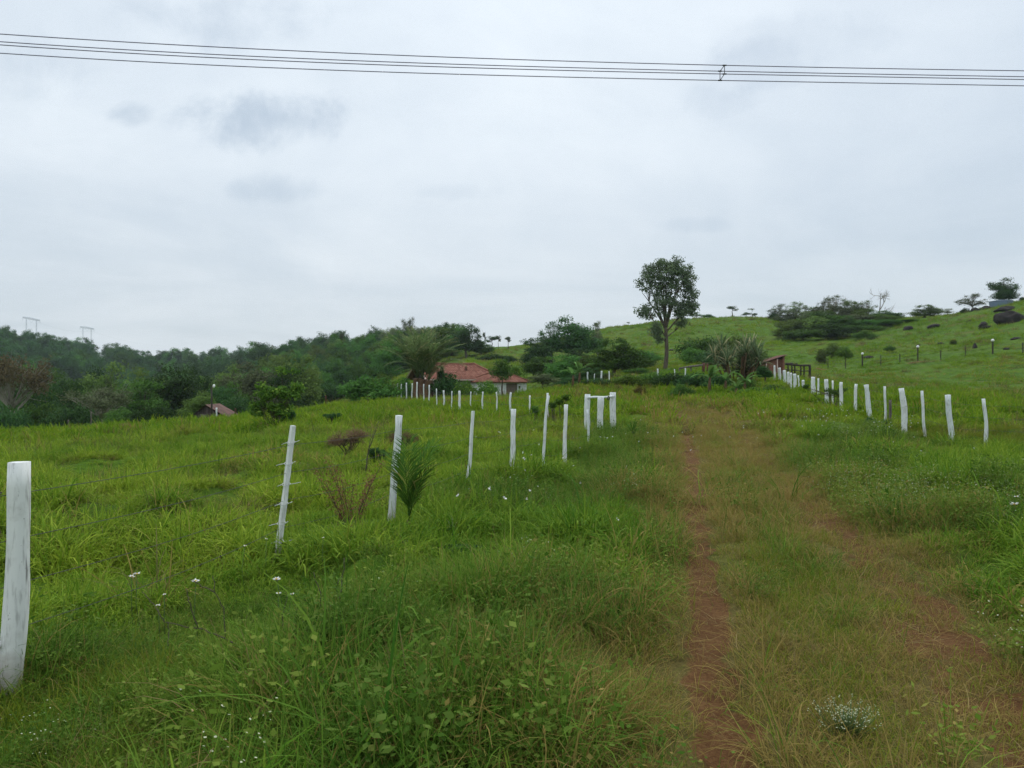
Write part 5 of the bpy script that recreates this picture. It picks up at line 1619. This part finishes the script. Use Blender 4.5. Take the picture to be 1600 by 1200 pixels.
for i, (px, top, w, d, m) in enumerate(((1240, 500, 70, 180, 'ol'), (1285, 492, 80, 186, 'md'), (1335, 493, 80, 184, 'gr'), (1375, 496, 70, 180, 'ol'), (1255, 515, 76, 160, 'md'), (1300, 510, 84, 158, 'dk'), (1340, 508, 70, 162, 'md'),
                                        (1385, 503, 60, 168, 'md'), (1420, 500, 60, 170, 'md'), (1225, 512, 50, 170, 'ol'),
    (1228, 486, 36, 207, 'gr'), (1258, 487, 38, 204, 'pale'), (1290, 485, 38, 200, 'ol'), (1322, 483, 38, 198, 'gr'), (1345, 485, 38, 196, 'ol'), (1372, 486, 50, 194, 'md'), (1265, 496, 70, 176, 'ol'), (1310, 498, 80, 172, 'md'), (1355, 500, 70, 172, 'md'))):
    tree(px, top - (4 if i % 2 and d < 193 else 0), w * (.72 if i % 2 and d < 193 else 1), d, 'bushy' if d > 193 or i % 2 else 'thicket', m, 'dark green bush merging into the thicket below the pale hilltop trees', GRP)
SLOPE = [(1300, 536, 40, 128, 'ol', 'green bush alone on the slope above the hill fence'), (1322, 542, 32, 124, 'lm', 'green bush right beside the lone slope bush'), (1284, 546, 28, 120, 'ol', 'small olive bush low on the slope behind the corral'),
         (1352, 516, 34, 150, 'md', 'low bush at the lower right of the hill thicket'), (1390, 540, 16, 120, 'md', 'small tuft like bush in mid slope'), (1490, 531, 18, 118, 'ol', 'small olive bush between the second and third capped posts'),
         (1100, 528, 90, 118, 'md', 'wide dark bush on the slope right behind the tall tree'), (1140, 526, 70, 122, 'ol', 'dark bush on the slope behind the sword leaved clump'), (1080, 545, 60, 108, 'md', 'green bush low on the slope right of the tall trunk'),
         (1115, 548, 70, 104, 'dk', 'dark bush low on the slope behind the rail fence'), (1180, 545, 50, 112, 'ol', 'olive bush on the slope left of the brick shed'), (1010, 548, 50, 128, 'md', 'green bush on the slope left of the tall trunk'),
         (905, 585, 40, 90, 'dk', 'dark bush behind the banana plants'), (1000, 575, 44, 84, 'md', 'mid green bush behind the garden hedge'), (770, 553, 50, 170, 'dk', 'dark bush on the grassy slope above the roof'), (795, 556, 30, 160, 'dk', 'smaller dark bush on the grassy slope above the roof')]
for px, top, w, d, m, lab in SLOPE:
    tree(px, top, w, d, 'thicket' if w > 55 else 'shrub', m, lab, 'bushes on the hillside')
HEDGE = [(930, 591, 64, 62, 'dk', 'dark low hedge bush below the four white stakes'), (965, 593, 64, 60, 'dk', 'dark hedge bush under the forked trunk'), (1020, 583, 64, 58, 'md', 'green hedge bush left of the tall trunk foot'),
         (1050, 583, 70, 56, 'dk', 'dark hedge bush right in front of the tall trunk foot'), (1085, 583, 64, 55, 'dk', 'dark hedge bush below the weathered rail'), (1118, 585, 54, 54, 'dk', 'dark hedge bush left of the sword leaved clump'),
         (1062, 601, 48, 50, 'md', 'bright low bush at the lane end before the hedge'), (985, 586, 54, 57, 'lm', 'yellowish spreading bush left in the garden hedge'), (1165, 593, 58, 48, 'md', 'leafy bush under the sword leaved clump'), (1205, 601, 58, 45, 'md', 'green bush below the clipped round bush'),
         (1180, 605, 54, 44, 'lm', 'pale leafed bush by the first banana plant of the lane end')]
for px, top, w, d, m, lab in HEDGE:
    tree(px, top, w, d, 'shrub', m, lab, 'bushes of the garden hedge')
for i, (px, top, w, d, lab) in enumerate(((1374, 447, 36, 196, 'bare leafless tree standing up from the hill skyline'), (1356, 466, 18, 200, 'small bare tree left of the leafless skyline tree'), (1305, 462, 40, 203, 'white barked bare branches rising in the hilltop thicket'))):
    me, hz, hw = BARE[i % 2]
    x, y, z = G(px, d)
    h = P(px, top, d)[2] - z
    e = empty('bare_tree', (x, y, z), lab, 'tree', None, i * 2.0)
    e.scale = (w * d / FPX / hw, w * d / FPX / hw, h / hz)
    link('trunk', me, e, M['bark_white'] if i == 2 else None)
for i, (px, top, w, d, a, m, lab) in enumerate(((535, 519, 10, 300, 'lollipop', 'gr', 'small dark twiggy tree standing out on the middle ridge'), (513, 531, 8, 310, 'lollipop', 'tree', 'tiny tree on the middle ridge, left of the twiggy one'),
        (632, 499, 22, 262, 'airy', 'gr', 'tall pale thin tree on the ridge above the palm, left one'), (643, 496, 20, 262, 'airy', 'gr', 'tallest pale thin tree on the ridge above the palm'), (658, 511, 40, 258, 'umbrella', 'pale', 'pale spreading tree on the ridge above the palm'),
        (612, 512, 36, 268, 'umbrella', 'pale', 'pale flat crowned tree on the ridge left of the palm'), (682, 518, 40, 255, 'dome', 'ol', 'olive crown on the ridge right of the palm'), (757, 519, 5, 235, 'lollipop', 'gr', 'bare thin stem on the ridge beside the ball topped tree'))):
    tree(px, top, w, d, a, m, lab)

# ------------------------------------------------------------------ far woods: two slopes that read as one mass each
def wood(name, label, region, n, seed, hts, mats):
    g = np.random.default_rng(seed)
    pts = region(g, n)
    z = H(pts[:, 0], pts[:, 1])
    srcs = []
    for i, (m, a) in enumerate(mats):
        (tm, cm), ah, aw = ARCH[a]
        me = cm.copy(); me.materials.clear(); me.materials.append(M[m])
        V = np.empty(len(me.vertices) * 3, np.float32); me.vertices.foreach_get('co', V)
        V = V.reshape(-1, 3); V /= ah
        V[:, :2] *= 0.95
        me.vertices.foreach_set('co', V.ravel()); me.update()
        srcs.append(bpy.data.objects.new(name + '_crown', me))
        SRC.objects.link(srcs[-1])
    h = hts[0] + (hts[1] - hts[0]) * g.random(len(pts)) ** 2.4
    rot = np.stack([np.zeros(len(pts)), np.zeros(len(pts)), g.random(len(pts)) * 6.283], 1)
    gn_scatter(name, np.column_stack([pts, z - h * .12]), rot, h, g.integers(0, len(srcs), len(pts)), srcs, {}, label)
def reg_far(g, n):
    az = g.uniform(-260, 720, n * 2); d = g.uniform(330, 660, n * 2)
    ok = (az < 560) | (d > 420)
    return np.stack([(az - 800) / FPX * d, d], 1)[ok][:n]
def reg_mid(g, n):
    az = g.uniform(440, 720, n * 3); d = g.uniform(150, 330, n * 3)
    lim = np.interp(az, [440, 560, 640, 720], [150, 165, 185, 235])
    return np.stack([(az - 800) / FPX * d, d], 1)[d > lim][:n]
def reg_low(g, n):
    az = g.uniform(-250, 480, n * 2); d = g.uniform(95, 330, n * 2) ** 1.0
    return np.stack([(az - 800) / FPX * d, d], 1)[:n]
wood('far_forest', 'dark bluish forest covering the far left ridge', reg_far, 1100, 11, (8, 21), (('dk', 'dome'), ('dk', 'tall'), ('dk', 'bushy'), ('md', 'dome'), ('dk', 'airy')))
wood('slope_woodland', 'dense green woodland covering the slope behind the farmhouse', reg_mid, 520, 12, (6, 11), (('dk', 'dome'), ('md', 'dome'), ('md', 'tall'), ('ol', 'dome'), ('dk', 'tall')))
wood('valley_woodland', 'mixed woodland filling the valley beyond the left field', reg_low, 420, 13, (6, 10), (('dk', 'dome'), ('md', 'dome'), ('ol', 'dome'), ('ol', 'tall'), ('dk', 'layered')))

# ------------------------------------------------------------------ palms, banana plants, sword leaves
def frond_mesh(name, L, arch, nl, leaf_l, w, seed, mat, up0=1.25, drop=1.0):
    """one feather frond growing along +x from the origin"""
    g = np.random.default_rng(seed)
    n = 12
    t = np.linspace(0, 1, n)
    ang = up0 - arch * t ** 1.5
    st = L / (n - 1)
    p = np.zeros((n, 3))
    for i in range(1, n):
        p[i] = p[i - 1] + st * np.array([math.cos(ang[i]), 0, math.sin(ang[i])])
    mb = MB()
    mb.tube(p, np.linspace(.022, .005, n) * L / 3, 5)
    V, Q = [], []
    for s in (-1, 1):
        for k in range(nl):
            u = .14 + .86 * k / nl
            c = np.array([np.interp(u, t, p[:, i]) for i in range(3)])
            a = np.interp(u, t, ang)
            dirx = np.array([math.cos(a), 0, math.sin(a)])
            ll = leaf_l * (0.55 + .75 * math.sin(math.pi * min(1, u * .85 + .12))) * (0.85 + .3 * g.random())
            side = np.array([0, s, 0.0])
            d1 = unit(side * .75 + dirx * 1.0 + np.array([0, 0, .22]) + g.normal(0, .08, 3))
            m1 = c + d1 * ll * .5
            d2 = unit(d1 + np.array([0, 0, -drop * .6]))
            m2 = m1 + d2 * ll * .5
            nn = unit(np.cross(d1, dirx)) 
            wv = unit(np.cross(nn, d1)) * w * ll
            b = len(V)
            V += [c, m1 - wv / 2, m2, m1 + wv / 2]
            Q.append([b, b + 1, b + 2, b + 3])
    n0 = mb.n
    mb.add(V, Q, a=g.random(len(V)))
    return mb.mesh(name, mat, True, 'cl')
def palm(px, d, base_extra, trunk_h, trunk_r, nfr, L, label, cat, seed, mat, spread=(.55, 1.35), fm=None, leafl=.5, trunk=True, w=.07, tilt=0):
    g = np.random.default_rng(seed)
    x, y, z = G(px, d)
    e = empty('palm', (x, y, z), label, cat)
    if trunk:
        mb = MB()
        n = 14
        t = np.linspace(0, 1, n)
        mb.tube(np.stack([tilt * t ** 1.5, .05 * np.sin(t * 3), t * (trunk_h + .2) - .2], 1), trunk_r * (1 + .12 * (np.arange(n) % 2)) * (1.1 - .2 * t), 10)
        link('trunk', mb.mesh('trunk', M['palm_trunk']), e)
    for k in range(nfr):
        e0 = g.uniform(*spread)
        me = fm[k % len(fm)]
        f = link('frond', me, e, M[mat], (tilt, 0, trunk_h), (0, -(e0 - 1.25), k * 2.399 + g.normal(0, .15)), (1, 1, 1))
        f.rotation_euler = (0, -(e0 - 1.25), k * 2.399 + g.normal(0, .15))
        s = L * g.uniform(.8, 1.1)
        f.scale = (s, s, s)
    return e
FM_BIG = [frond_mesh('frond', 1.0, 1.45, 40, .17, .07, s, M['palm'], 1.25, .9) for s in (1, 2, 3)]
FM_UP = [frond_mesh('frond', 1.0, .85, 40, .17, .07, s, M['palm'], 1.25, .7) for s in (7, 8, 9)]
# clump of palms before the farmhouse: several trunks, fronds reaching high
for i, (px, d, th, tr, nf, L, lab, sp, fm) in enumerate(((653, 72, 2.0, .46, 22, 5.6, 'left palm of the pair before the farmhouse with a thick brown fibrous trunk', (.98, 1.53), FM_UP), (670, 71, 1.8, .40, 16, 4.6, 'right palm of the pair before the farmhouse with long arching fronds', (.75, 1.5), FM_BIG))):
    palm(px, d, 0, th, tr, nf, L, lab, 'palm', 30 + i, 'palm', sp, fm)
for i, (px, d) in enumerate(((661, 71.5),)):
    palm(px, d, 0, 1.9, .42, 12, 5.2, 'middle palm squeezed between the pair before the farmhouse', 'palm', 36, 'palm', (.9, 1.55), FM_UP)
# palm sapling by the near fence
FM_SAP = [frond_mesh('frond', 1.0, a, 26, .27, .055, s, M['palm_dk'], 1.25, .7) for s, a in ((11, .55), (12, .95), (13, .7))]
palm(639, 8.4, 0, .20, .03, 7, .90, 'dark green feathery palm sapling beside the near fence post', 'palm', 41, 'palm_dk', (1.28, 1.56), FM_SAP)

def sword_clump(px, d, h, n_rosette, spread, ll, wd, label, cat, mat, seed, name, leaves_per=34, stem_r=.05):
    g = np.random.default_rng(seed)
    x, y, z = G(px, d)
    e = empty(name, (x, y, z), label, cat)
    st, lf = MB(), MB()
    for k in range(n_rosette):
        a = g.random() * 6.283; rr = spread * math.sqrt(g.random())
        b = np.array([rr * .5 * math.cos(a), rr * .5 * math.sin(a), -.1])
        hh = h * g.uniform(.35, 1.0)
        c = np.array([rr * math.cos(a), rr * math.sin(a), hh])
        st.tube([b, (b + c) / 2 + [0, 0, .05], c], [stem_r, stem_r * .9, stem_r * .8], 6)
        for q in range(leaves_per):
            el_ = g.uniform(-.35, 1.45); az_ = g.random() * 6.283
            L = ll * g.uniform(.7, 1.15)
            dr = np.array([math.cos(az_) * math.cos(el_), math.sin(az_) * math.cos(el_), math.sin(el_)])
            m = c + dr * L * .55; tip = m + unit(dr + np.array([0, 0, -.22])) * L * .45
            s = unit(np.cross(dr, [0, 0, 1.0]) + g.normal(0, .15, 3)) * wd / 2
            lf.add([c - s * .5, c + s * .5, m + s, tip, m - s], [[0, 1, 2, 4]], [[4, 2, 3]], a=g.random())
    link('stem', st.mesh('stem', M['palm_trunk']), e)
    link('foliage', lf.mesh('foliage', M[mat], True, 'cl'), e)
    return e
sword_clump(1152, 56, 3.1, 26, 1.9, 1.35, .10, 'large clump of tall sword leaved plants at the end of the lane', 'yucca', 'yucca', 51, 'yucca_clump')
sword_clump(1168, 57, 1.9, 10, 1.1, 1.1, .09, 'smaller sword leaved plant right of the large clump', 'yucca', 'yucca', 52, 'yucca_clump')
sword_clump(988, 21.5, .62, 2, .06, .42, .035, 'small upright dark green leafy plant on a thin stem by the gateway', 'plant', 'palm_dk', 53, 'leafy_plant', 26, .012)

def banana(px, d, h, label, seed, n=9, group='banana plants of the garden'):
    g = np.random.default_rng(seed)
    x, y, z = G(px, d)
    e = empty('banana_plant', (x, y, z), label, 'banana plant', group)
    mb = MB(); mb.tube([[0, 0, -.1], [.02, 0, h * .3], [.05, 0, h * .55]], [.12, .10, .06], 9)
    link('stem', mb.mesh('stem', M['palm_trunk']), e)
    for k in range(n):
        a = k * 2.4 + g.normal(0, .2); e0 = g.uniform(.55, 1.4); L = h * g.uniform(.5, .75); w = L * .24
        nn = 8
        p = np.zeros((nn, 3)); p[0] = (.05, 0, h * .52)
        for i in range(1, nn):
            q = e0 - 1.5 * (i / nn) ** 1.4
            p[i] = p[i - 1] + L / (nn - 1) * np.array([math.cos(a) * math.cos(q), math.sin(a) * math.cos(q), math.sin(q)])
        s = np.array([-math.sin(a), math.cos(a), 0])
        prof = w / 2 * np.sin(np.pi * np.clip(np.linspace(0, 1, nn) * .9 + .08, 0, 1)) ** .6
        prof[0] = .015
        V = np.concatenate([p - s * prof[:, None] + [0, 0, .03], p, p + s * prof[:, None] + [0, 0, .03]])
        Q = [[i, i + 1, nn + i + 1, nn + i] for i in range(nn - 1)] + [[nn + i, nn + i + 1, 2 * nn + i + 1, 2 * nn + i] for i in range(nn - 1)]
        m2 = MB(); m2.add(V, Q, a=g.random())
        link('leaf', m2.mesh('leaf', M['banana'], True, 'cl'), e)
banana(905, 62, 2.6, 'banana plant with drooping pale leaves left of the white stakes', 61)
banana(895, 60, 1.9, 'lower banana plant beside the drooping one', 62)
banana(1108, 50, 2.2, 'bright green banana plant with a brown stem right in the hedge', 63)
banana(1163, 47, 1.7, 'bright yellow green banana plant beneath the clipped round bush', 64)
banana(1133, 50, 1.8, 'banana plant with dry brown leaves beneath the sword leaved clump', 65)
banana(1150, 45, 1.1, 'small pale banana plant at the lane end', 66)

# clipped round bush on a stem
x, y, z = G(1195, 54)
e = empty('clipped_bush', (x, y, z), 'dark round clipped bush on a short stem by the right fence end', 'shrub')
zc = P(0, 581, 54)[2] - z
mb = MB(); mb.tube([[0, 0, -.2], [.05, 0, zc * .5], [0, 0, zc]], .06, 7); link('stem', mb.mesh('stem', M['bark']), e)
cl = fill([((0, 0, zc), (.66, .6, .5))], 26, .26, 5, .35)
link('foliage', crown_mesh('foliage', cl, 150, .10, 6, M['dk'], .6), e)

# ------------------------------------------------------------------ field shrub with lime leaves, dry bushes, weeds, twigs
def leafy_shrub(px, d, lobes, ncl, cr, nleaf, leaf, mat, label, seed, name='shrub', cat='shrub', stems=7, bark='bark', aspect=.5, up=.5, shell=.5):
    """lobes in photo pixels: (px, py, rx, ry)"""
    g = np.random.default_rng(seed)
    k = d / FPX
    x0, y0, z0 = G(px, d)
    el = []
    for (qx, qy, rx, ry) in lobes:
        X, _, Z = P(qx, qy, d)
        el.append(((X - x0, 0, max(Z - z0, ry * k * .6)), (rx * k, rx * k * .8, ry * k)))
    cl = fill(el, ncl, cr, seed, .6)
    e = empty(name, (x0, y0, z0), label, cat)
    mb = MB()
    for i in range(stems):
        c = cl[i % len(cl)][0]
        q = limb(mb, (g.normal(0, .04), g.normal(0, .04), -.05), c, .025 * (k / .025), .006, g, .2, 7, 5)
        for _ in range(3): limb(mb, q[4], cl[g.integers(len(cl))][0], .01, .003, g, .2, 5, 4)
    link('stem', mb.mesh('stem', M[bark]), e)
    link('foliage', crown_mesh('foliage', cl, nleaf, leaf, seed + 1, M[mat], up, 1, shell, aspect), e)
    return e
leafy_shrub(430, 30, ((430, 640, 32, 22), (402, 638, 16, 20), (412, 604, 16, 13), (440, 580, 14, 10), (445, 612, 28, 18), (420, 615, 22, 16), (458, 590, 14, 10), (428, 660, 22, 14), (465, 605, 12, 8), (462, 578, 8, 6)), 60, .26, 60, .13, 'lm', 'tall field shrub with lime tipped leaves behind the wire tied stake', 71, stems=12)
leafy_shrub(445, 30.5, ((445, 655, 16, 12), (452, 648, 10, 8)), 18, .2, 80, .10, 'dk', 'dark green bush at the right foot of the lime tipped shrub', 72)
leafy_shrub(412, 29.5, ((412, 668, 18, 9), (425, 672, 12, 6)), 18, .18, 60, .08, 'drybush', 'brown dry bush at the foot of the lime tipped shrub', 73, bark='twig')
leafy_shrub(545, 19.0, ((548, 684, 40, 16), (520, 690, 22, 10), (560, 676, 20, 10)), 40, .16, 190, .035, 'drybush', 'wide brown dry twiggy bush in the field between the first posts', 74, bark='twig', stems=14, aspect=.25)
leafy_shrub(618, 20, ((612, 688, 14, 18), (640, 684, 20, 14)), 22, .15, 150, .035, 'drybush', 'brown dry bush behind the post by the palm sapling', 75, bark='twig', stems=10, aspect=.25)
leafy_shrub(590, 15.5, ((588, 712, 18, 14),), 16, .12, 120, .06, 'dk', 'dark green leafy weed left of the post by the palm sapling', 76)
leafy_shrub(716, 7.4, ((712, 862, 36, 20), (745, 868, 20, 14), (690, 870, 18, 12)), 34, .07, 46, .055, 'dk', 'dark leaved low bush in the verge under the slim stake', 77, aspect=.55)
leafy_shrub(120, 33, ((118, 690, 22, 5),), 8, .12, 70, .06, 'drybush', 'flat dry weed patch in the left field, far one', 78, bark='twig', aspect=.25)
leafy_shrub(195, 38, ((195, 664, 16, 4),), 8, .14, 70, .06, 'drybush', 'dry brown weed clump at the top of the left field', 79, bark='twig', aspect=.25)
leafy_shrub(293, 36, ((293, 668, 8, 4),), 6, .12, 70, .06, 'drybush', 'small dry weed clump in the left field below the shed', 80, bark='twig', aspect=.25)
leafy_shrub(518, 31, ((518, 650, 16, 7),), 10, .14, 90, .07, 'dk', 'low dark bush in the field right of the lime tipped shrub', 81)
leafy_shrub(1370, 25, ((1384, 668, 22, 14), (1362, 660, 12, 10)), 22, .15, 70, .07, 'dk', 'dark leafy weed growing at the thick posts of the right fence', 82)
leafy_shrub(1300, 33, ((1300, 612, 14, 7), (1318, 610, 10, 6), (1258, 604, 8, 6)), 20, .14, 60, .07, 'md', 'leafy climber growing over the middle of the right fence', 83)
leafy_shrub(885, 26, ((884, 620, 9, 6), (874, 628, 6, 6)), 12, .13, 40, .10, 'lm', 'young sapling with drooping bright leaves behind the fourth post', 84, 'sapling', 'sapling', 3)
leafy_shrub(866, 30, ((864, 632, 9, 8),), 10, .14, 40, .09, 'md', 'young sapling with dark leaves left of the bright sapling', 85, 'sapling', 'sapling', 3)
leafy_shrub(838, 31, ((836, 640, 7, 10),), 8, .14, 40, .08, 'md', 'thin sapling between the field fence stakes', 86, 'sapling', 'sapling', 3)

def dead_weed(px, d, hpx, wpx, label, seed, n=7):
    g = np.random.default_rng(seed)
    k = d / FPX
    x, y, z = G(px, d)
    e = empty('dead_weed', (x, y, z), label, 'weed')
    st, hd = MB(), MB()
    for i in range(n):
        tip = np.array([g.uniform(-.5, .5) * wpx * k, g.normal(0, .06), hpx * k * g.uniform(.7, 1.0)])
        b = np.array([g.normal(0, .03), g.normal(0, .03), -.03])
        q = limb(st, b, tip, .006, .0025, g, .15, 8, 5)
        for j in range(3, 8):
            m = 34
            C = q[j] + g.normal(0, 1, (m, 3)) * [.028, .028, .05]
            hd.add(*leaves(C, g.normal(0, 1, (m, 3)), g.normal(0, 1, (m, 3)), g.uniform(.016, .034, m), g.uniform(.010, .018, m)), a=g.random())
    link('stem', st.mesh('stem', M['twig']), e)
    link('seed_head', hd.mesh('seed_head', M['deadweed'], True, 'cl'), e)
dead_weed(548, 8.2, 118, 125, 'rust brown dead weed stalks standing in the grass between two near posts', 91, 9)
def twig(name, pts, r, label, seed, mat='twig_grey', cat='branch'):
    g = np.random.default_rng(seed)
    main = [np.array(P(*p)) for p in pts[0]]
    org = main[0].copy()
    mb = MB()
    for i, br in enumerate(pts):
        q = np.array([np.array(P(*p)) for p in br]) - org
        t = np.linspace(0, 1, len(q)); tt = np.linspace(0, 1, len(q) * 4)
        qq = np.stack([np.interp(tt, t, q[:, j]) for j in range(3)], 1) + g.normal(0, r * .5, (len(tt), 3))
        mb.tube(qq, np.linspace(r if i == 0 else r * .6, r * .35, len(tt)), 6)
    o = link(name, mb.mesh(name, M[mat]), loc=org)
    return tag(o, label, cat)
twig('fallen_branch', [[(385, 1018, 4.55), (352, 997, 4.6), (310, 982, 4.62), (258, 972, 4.68)], [(352, 997, 4.6), (349, 950, 4.62), (336, 925, 4.65), (333, 900, 4.7)], [(336, 925, 4.65), (315, 915, 4.7), (298, 905, 4.7)],
                       [(310, 982, 4.62), (295, 940, 4.66), (292, 920, 4.7)], [(258, 972, 4.68), (240, 945, 4.72), (222, 925, 4.75)], [(262, 972, 4.68), (264, 990, 4.66), (262, 1010, 4.6)]], .0055, 'dark fallen branch with thin side twigs lying in the near left grass', 92, 'twig')
twig('leaning_twig', [[(486, 1000, 4.75), (494, 968, 4.85), (515, 948, 4.95), (531, 938, 5.0), (534, 910, 5.05), (538, 872, 5.1)], [(502, 958, 4.9), (500, 925, 4.9), (490, 895, 4.9)], [(531, 938, 5.0), (526, 925, 5.0), (529, 905, 5.0)]], .007, 'bent dark twig rising out of the grass below the dead weed', 93, 'twig')
twig('thin_stick', [[(571, 738, 13.6), (576, 705, 13.7), (584, 680, 13.8), (592, 658, 13.9)], [(576, 705, 13.7), (578, 690, 13.7), (585, 672, 13.75)]], .012, 'thin dark stick leaning left of the post by the palm sapling', 94, 'twig', 'stick')
twig('flower_twig', [[(441, 985, 5.2), (443, 955, 5.2), (449, 935, 5.22), (445, 915, 5.24)]], .004, 'thin dark upright twig beside the white flowers under the wire tied stake', 95, 'twig', 'twig')

# ------------------------------------------------------------------ single flowers near the camera
def flower(px, py, d, size, label, group, mat='petal', seed=0, n=9):
    g = np.random.default_rng(seed)
    X, Y, Z = P(px, py, d)
    z0 = h1(X, Y)
    e = empty('flower', (X, Y, z0), label, 'flower', group)
    h = Z - z0
    mb = MB(); mb.tube([[g.normal(0, .01), .02, -.02], [g.normal(0, .02), .01, h * .5], [0, 0, h]], .0022, 5); link('stem', mb.mesh('stem', M['stem']), e)
    k = d / FPX * size / 2 * .75
    pm = MB()
    for i in range(n):
        a = i / n * 6.283 + g.normal(0, .1); tl = g.uniform(-.1, .6)
        L = np.array([math.cos(a) * math.cos(tl), math.sin(a) * math.cos(tl), math.sin(tl)])
        pm.add(*leaves(np.array([[0, 0, h]]) + L * k * .6, L[None], unit(np.array([[0, -.5, .8]]) + g.normal(0, .25, (1, 3))), k * 1.1, k * .6))
    link('petals', pm.mesh('petals', M[mat]), e)
    cm = MB(); cm.tube([[0, 0, h - k * .1], [0, -.1 * k, h + k * .18], [0, -.1 * k, h + k * .3]], [k * .3, k * .28, k * .1], 7); link('flower_eye', cm.mesh('flower_eye', M['flower_eye']), e)
FL = [(206, 901, 5.35, 12, 'white flower, left one of the pair nearest the thick near post'), (214, 897, 5.4, 14, 'white flower, right one of the pair nearest the thick near post'), (306, 908, 5.2, 16, 'white flower at the tip of the fallen branch'),
      (257, 929, 5.1, 7, 'small white flower between the fallen branch and the flower pair'), (247, 946, 5.0, 9, 'white flower low left of the fallen branch'), (432, 905, 5.6, 16, 'largest white flower under the wire tied stake'),
      (435, 927, 5.4, 11, 'white flower just below the largest under the stake'), (457, 928, 5.4, 9, 'greenish white flower at the right of the upright twig'), (383, 853, 6.2, 7, 'small white flower halfway between fallen branch and stake'),
      (416, 842, 6.5, 6, 'tiny white flower left beside the wire tied stake'), (505, 840, 6.7, 5, 'tiny white flower left of the dead weed'),
      (1585, 788, 8.3, 16, 'big white flower at the right edge of the photo'), (1588, 776, 8.5, 9, 'pale flower just above the big one at the right edge'), (650, 1193, 3.3, 16, 'white flower at the bottom edge, left of the tiny flower spray')]
for i, a in enumerate(FL):
    flower(*a, 'white flowers in the near grass', 'petal', 200 + i)
CR = [(855, 1078, 3.75, 10, 'cream flower, uppermost of the pair near the left rut'), (852, 1100, 3.65, 8, 'small cream flower between the other cream ones'), (836, 1111, 3.6, 10, 'cream flower farthest left near the rut'), (882, 1153, 3.45, 10, 'cream flower low in the grass near the rut'),
      (922, 1153, 3.45, 10, 'cream flower closest to the red rut'), (453, 1026, 4.2, 8, 'lone cream flower below the bent twig'), (303, 1110, 3.6, 12, 'yellow flower in the bottom left grass')]
for i, a in enumerate(CR):
    flower(*a, 'cream flowers in the near grass', 'petal_y', 240 + i, 7)
def spray(px, py, d, wpx, hpx, n, label, seed):
    """cushion of tiny white flowers"""
    g = np.random.default_rng(seed)
    k = d / FPX
    X, Y, _ = P(px, py, d)
    z0 = h1(X, Y)
    e = empty('flower_clump', (X, Y, z0), label, 'flower clump')
    st, fl = MB(), MB()
    for i in range(n):
        tx, ty = g.normal(0, .3) * wpx * k, g.normal(0, .3) * wpx * k * .8
        h = hpx * k * g.uniform(.5, 1.1)
        st.tube([[tx * .2, ty * .2, -.01], [tx * .7, ty * .7, h * .55], [tx, ty, h]], .0012, 4)
        m = 3
        C = np.array([tx, ty, h]) + g.normal(0, .008, (m, 3))
        fl.add(*leaves(C, g.normal(0, 1, (m, 3)) * [1, 1, .3], np.tile([0, -.4, .8], (m, 1)) + g.normal(0, .3, (m, 3)), g.uniform(.005, .010, m), g.uniform(.004, .007, m)))
    link('stem', st.mesh('stem', M['stem']), e); link('petals', fl.mesh('petals', M['petal_pale']), e)
spray(1325, 1098, 3.75, 84, 46, 110, 'cushion of tiny white flowers on the lane edge at lower right', 301)
spray(735, 1168, 3.35, 50, 60, 26, 'loose spray of tiny white flowers at the bottom of the photo', 302)
spray(705, 838, 8.0, 14, 44, 16, 'slender spray of tiny white flowers right of the palm sapling', 303)
spray(632, 850, 7.6, 24, 22, 16, 'low tiny white flowers under the palm sapling', 304)

# loose white blossoms scattered along the verges, too many and small to count
def blossoms():
    g = np.random.default_rng(77)
    pts = []
    for (px, py, d, sx, sy, n) in ((945, 700, 20.5, 1.6, 2.2, 26), (1000, 670, 25, 1.2, 3, 16), (1295, 655, 25, 1.4, 2.5, 40), (1320, 640, 27, 1.2, 2, 24), (1480, 720, 15, 2, 2, 9), (830, 775, 11.5, .7, 1.5, 12), (1280, 640, 29, 1, 3, 14), (1345, 680, 21, 1.6, 2, 12), (760, 800, 10.5, .8, 1, 8)):
        X, Y, _ = P(px, py, d)
        x, y = X + g.normal(0, sx, n), Y + g.normal(0, sy, n)
        pts.append(np.stack([x, y, H(x, y) + g.uniform(.22, .5, n)], 1))
    C = np.vstack(pts); C = np.repeat(C, 3, 0); n = len(C)
    s = .035 * g.uniform(.6, 1.3, n)
    V, Q = leaves(C + g.normal(0, .008, (n, 3)), g.normal(0, 1, (n, 3)), np.tile([0, -.6, .7], (n, 1)) + g.normal(0, .4, (n, 3)), s, s * .7)
    tag(link('small_blossoms', mesh('small_blossoms', V, [Q], M['petal'])), 'scattered tiny white blossoms along the verges', None, None, 'stuff')
blossoms()

# ------------------------------------------------------------------ haze: one closed box of thin even air
mb = MB(); 
HB = (-700, 700, -40, 1000, -45, 75)
mb.box(((HB[0] + HB[1]) / 2, (HB[2] + HB[3]) / 2, (HB[4] + HB[5]) / 2), (HB[1] - HB[0], HB[3] - HB[2], HB[5] - HB[4]))
hm = bpy.data.materials.new('haze'); hm.use_nodes = True
ht = NT(hm.node_tree)
pv = ht.n('ShaderNodeVolumePrincipled', inp={'Color': (0.80, 0.92, 1.0, 1), 'Density': 0.00013, 'Anisotropy': 0.0})
ho = ht.n('ShaderNodeOutputMaterial'); ht.t.links.new(pv.outputs[0], ho.inputs['Volume'])
tag(link('haze', mb.mesh('haze', hm, False)), kind='stuff')
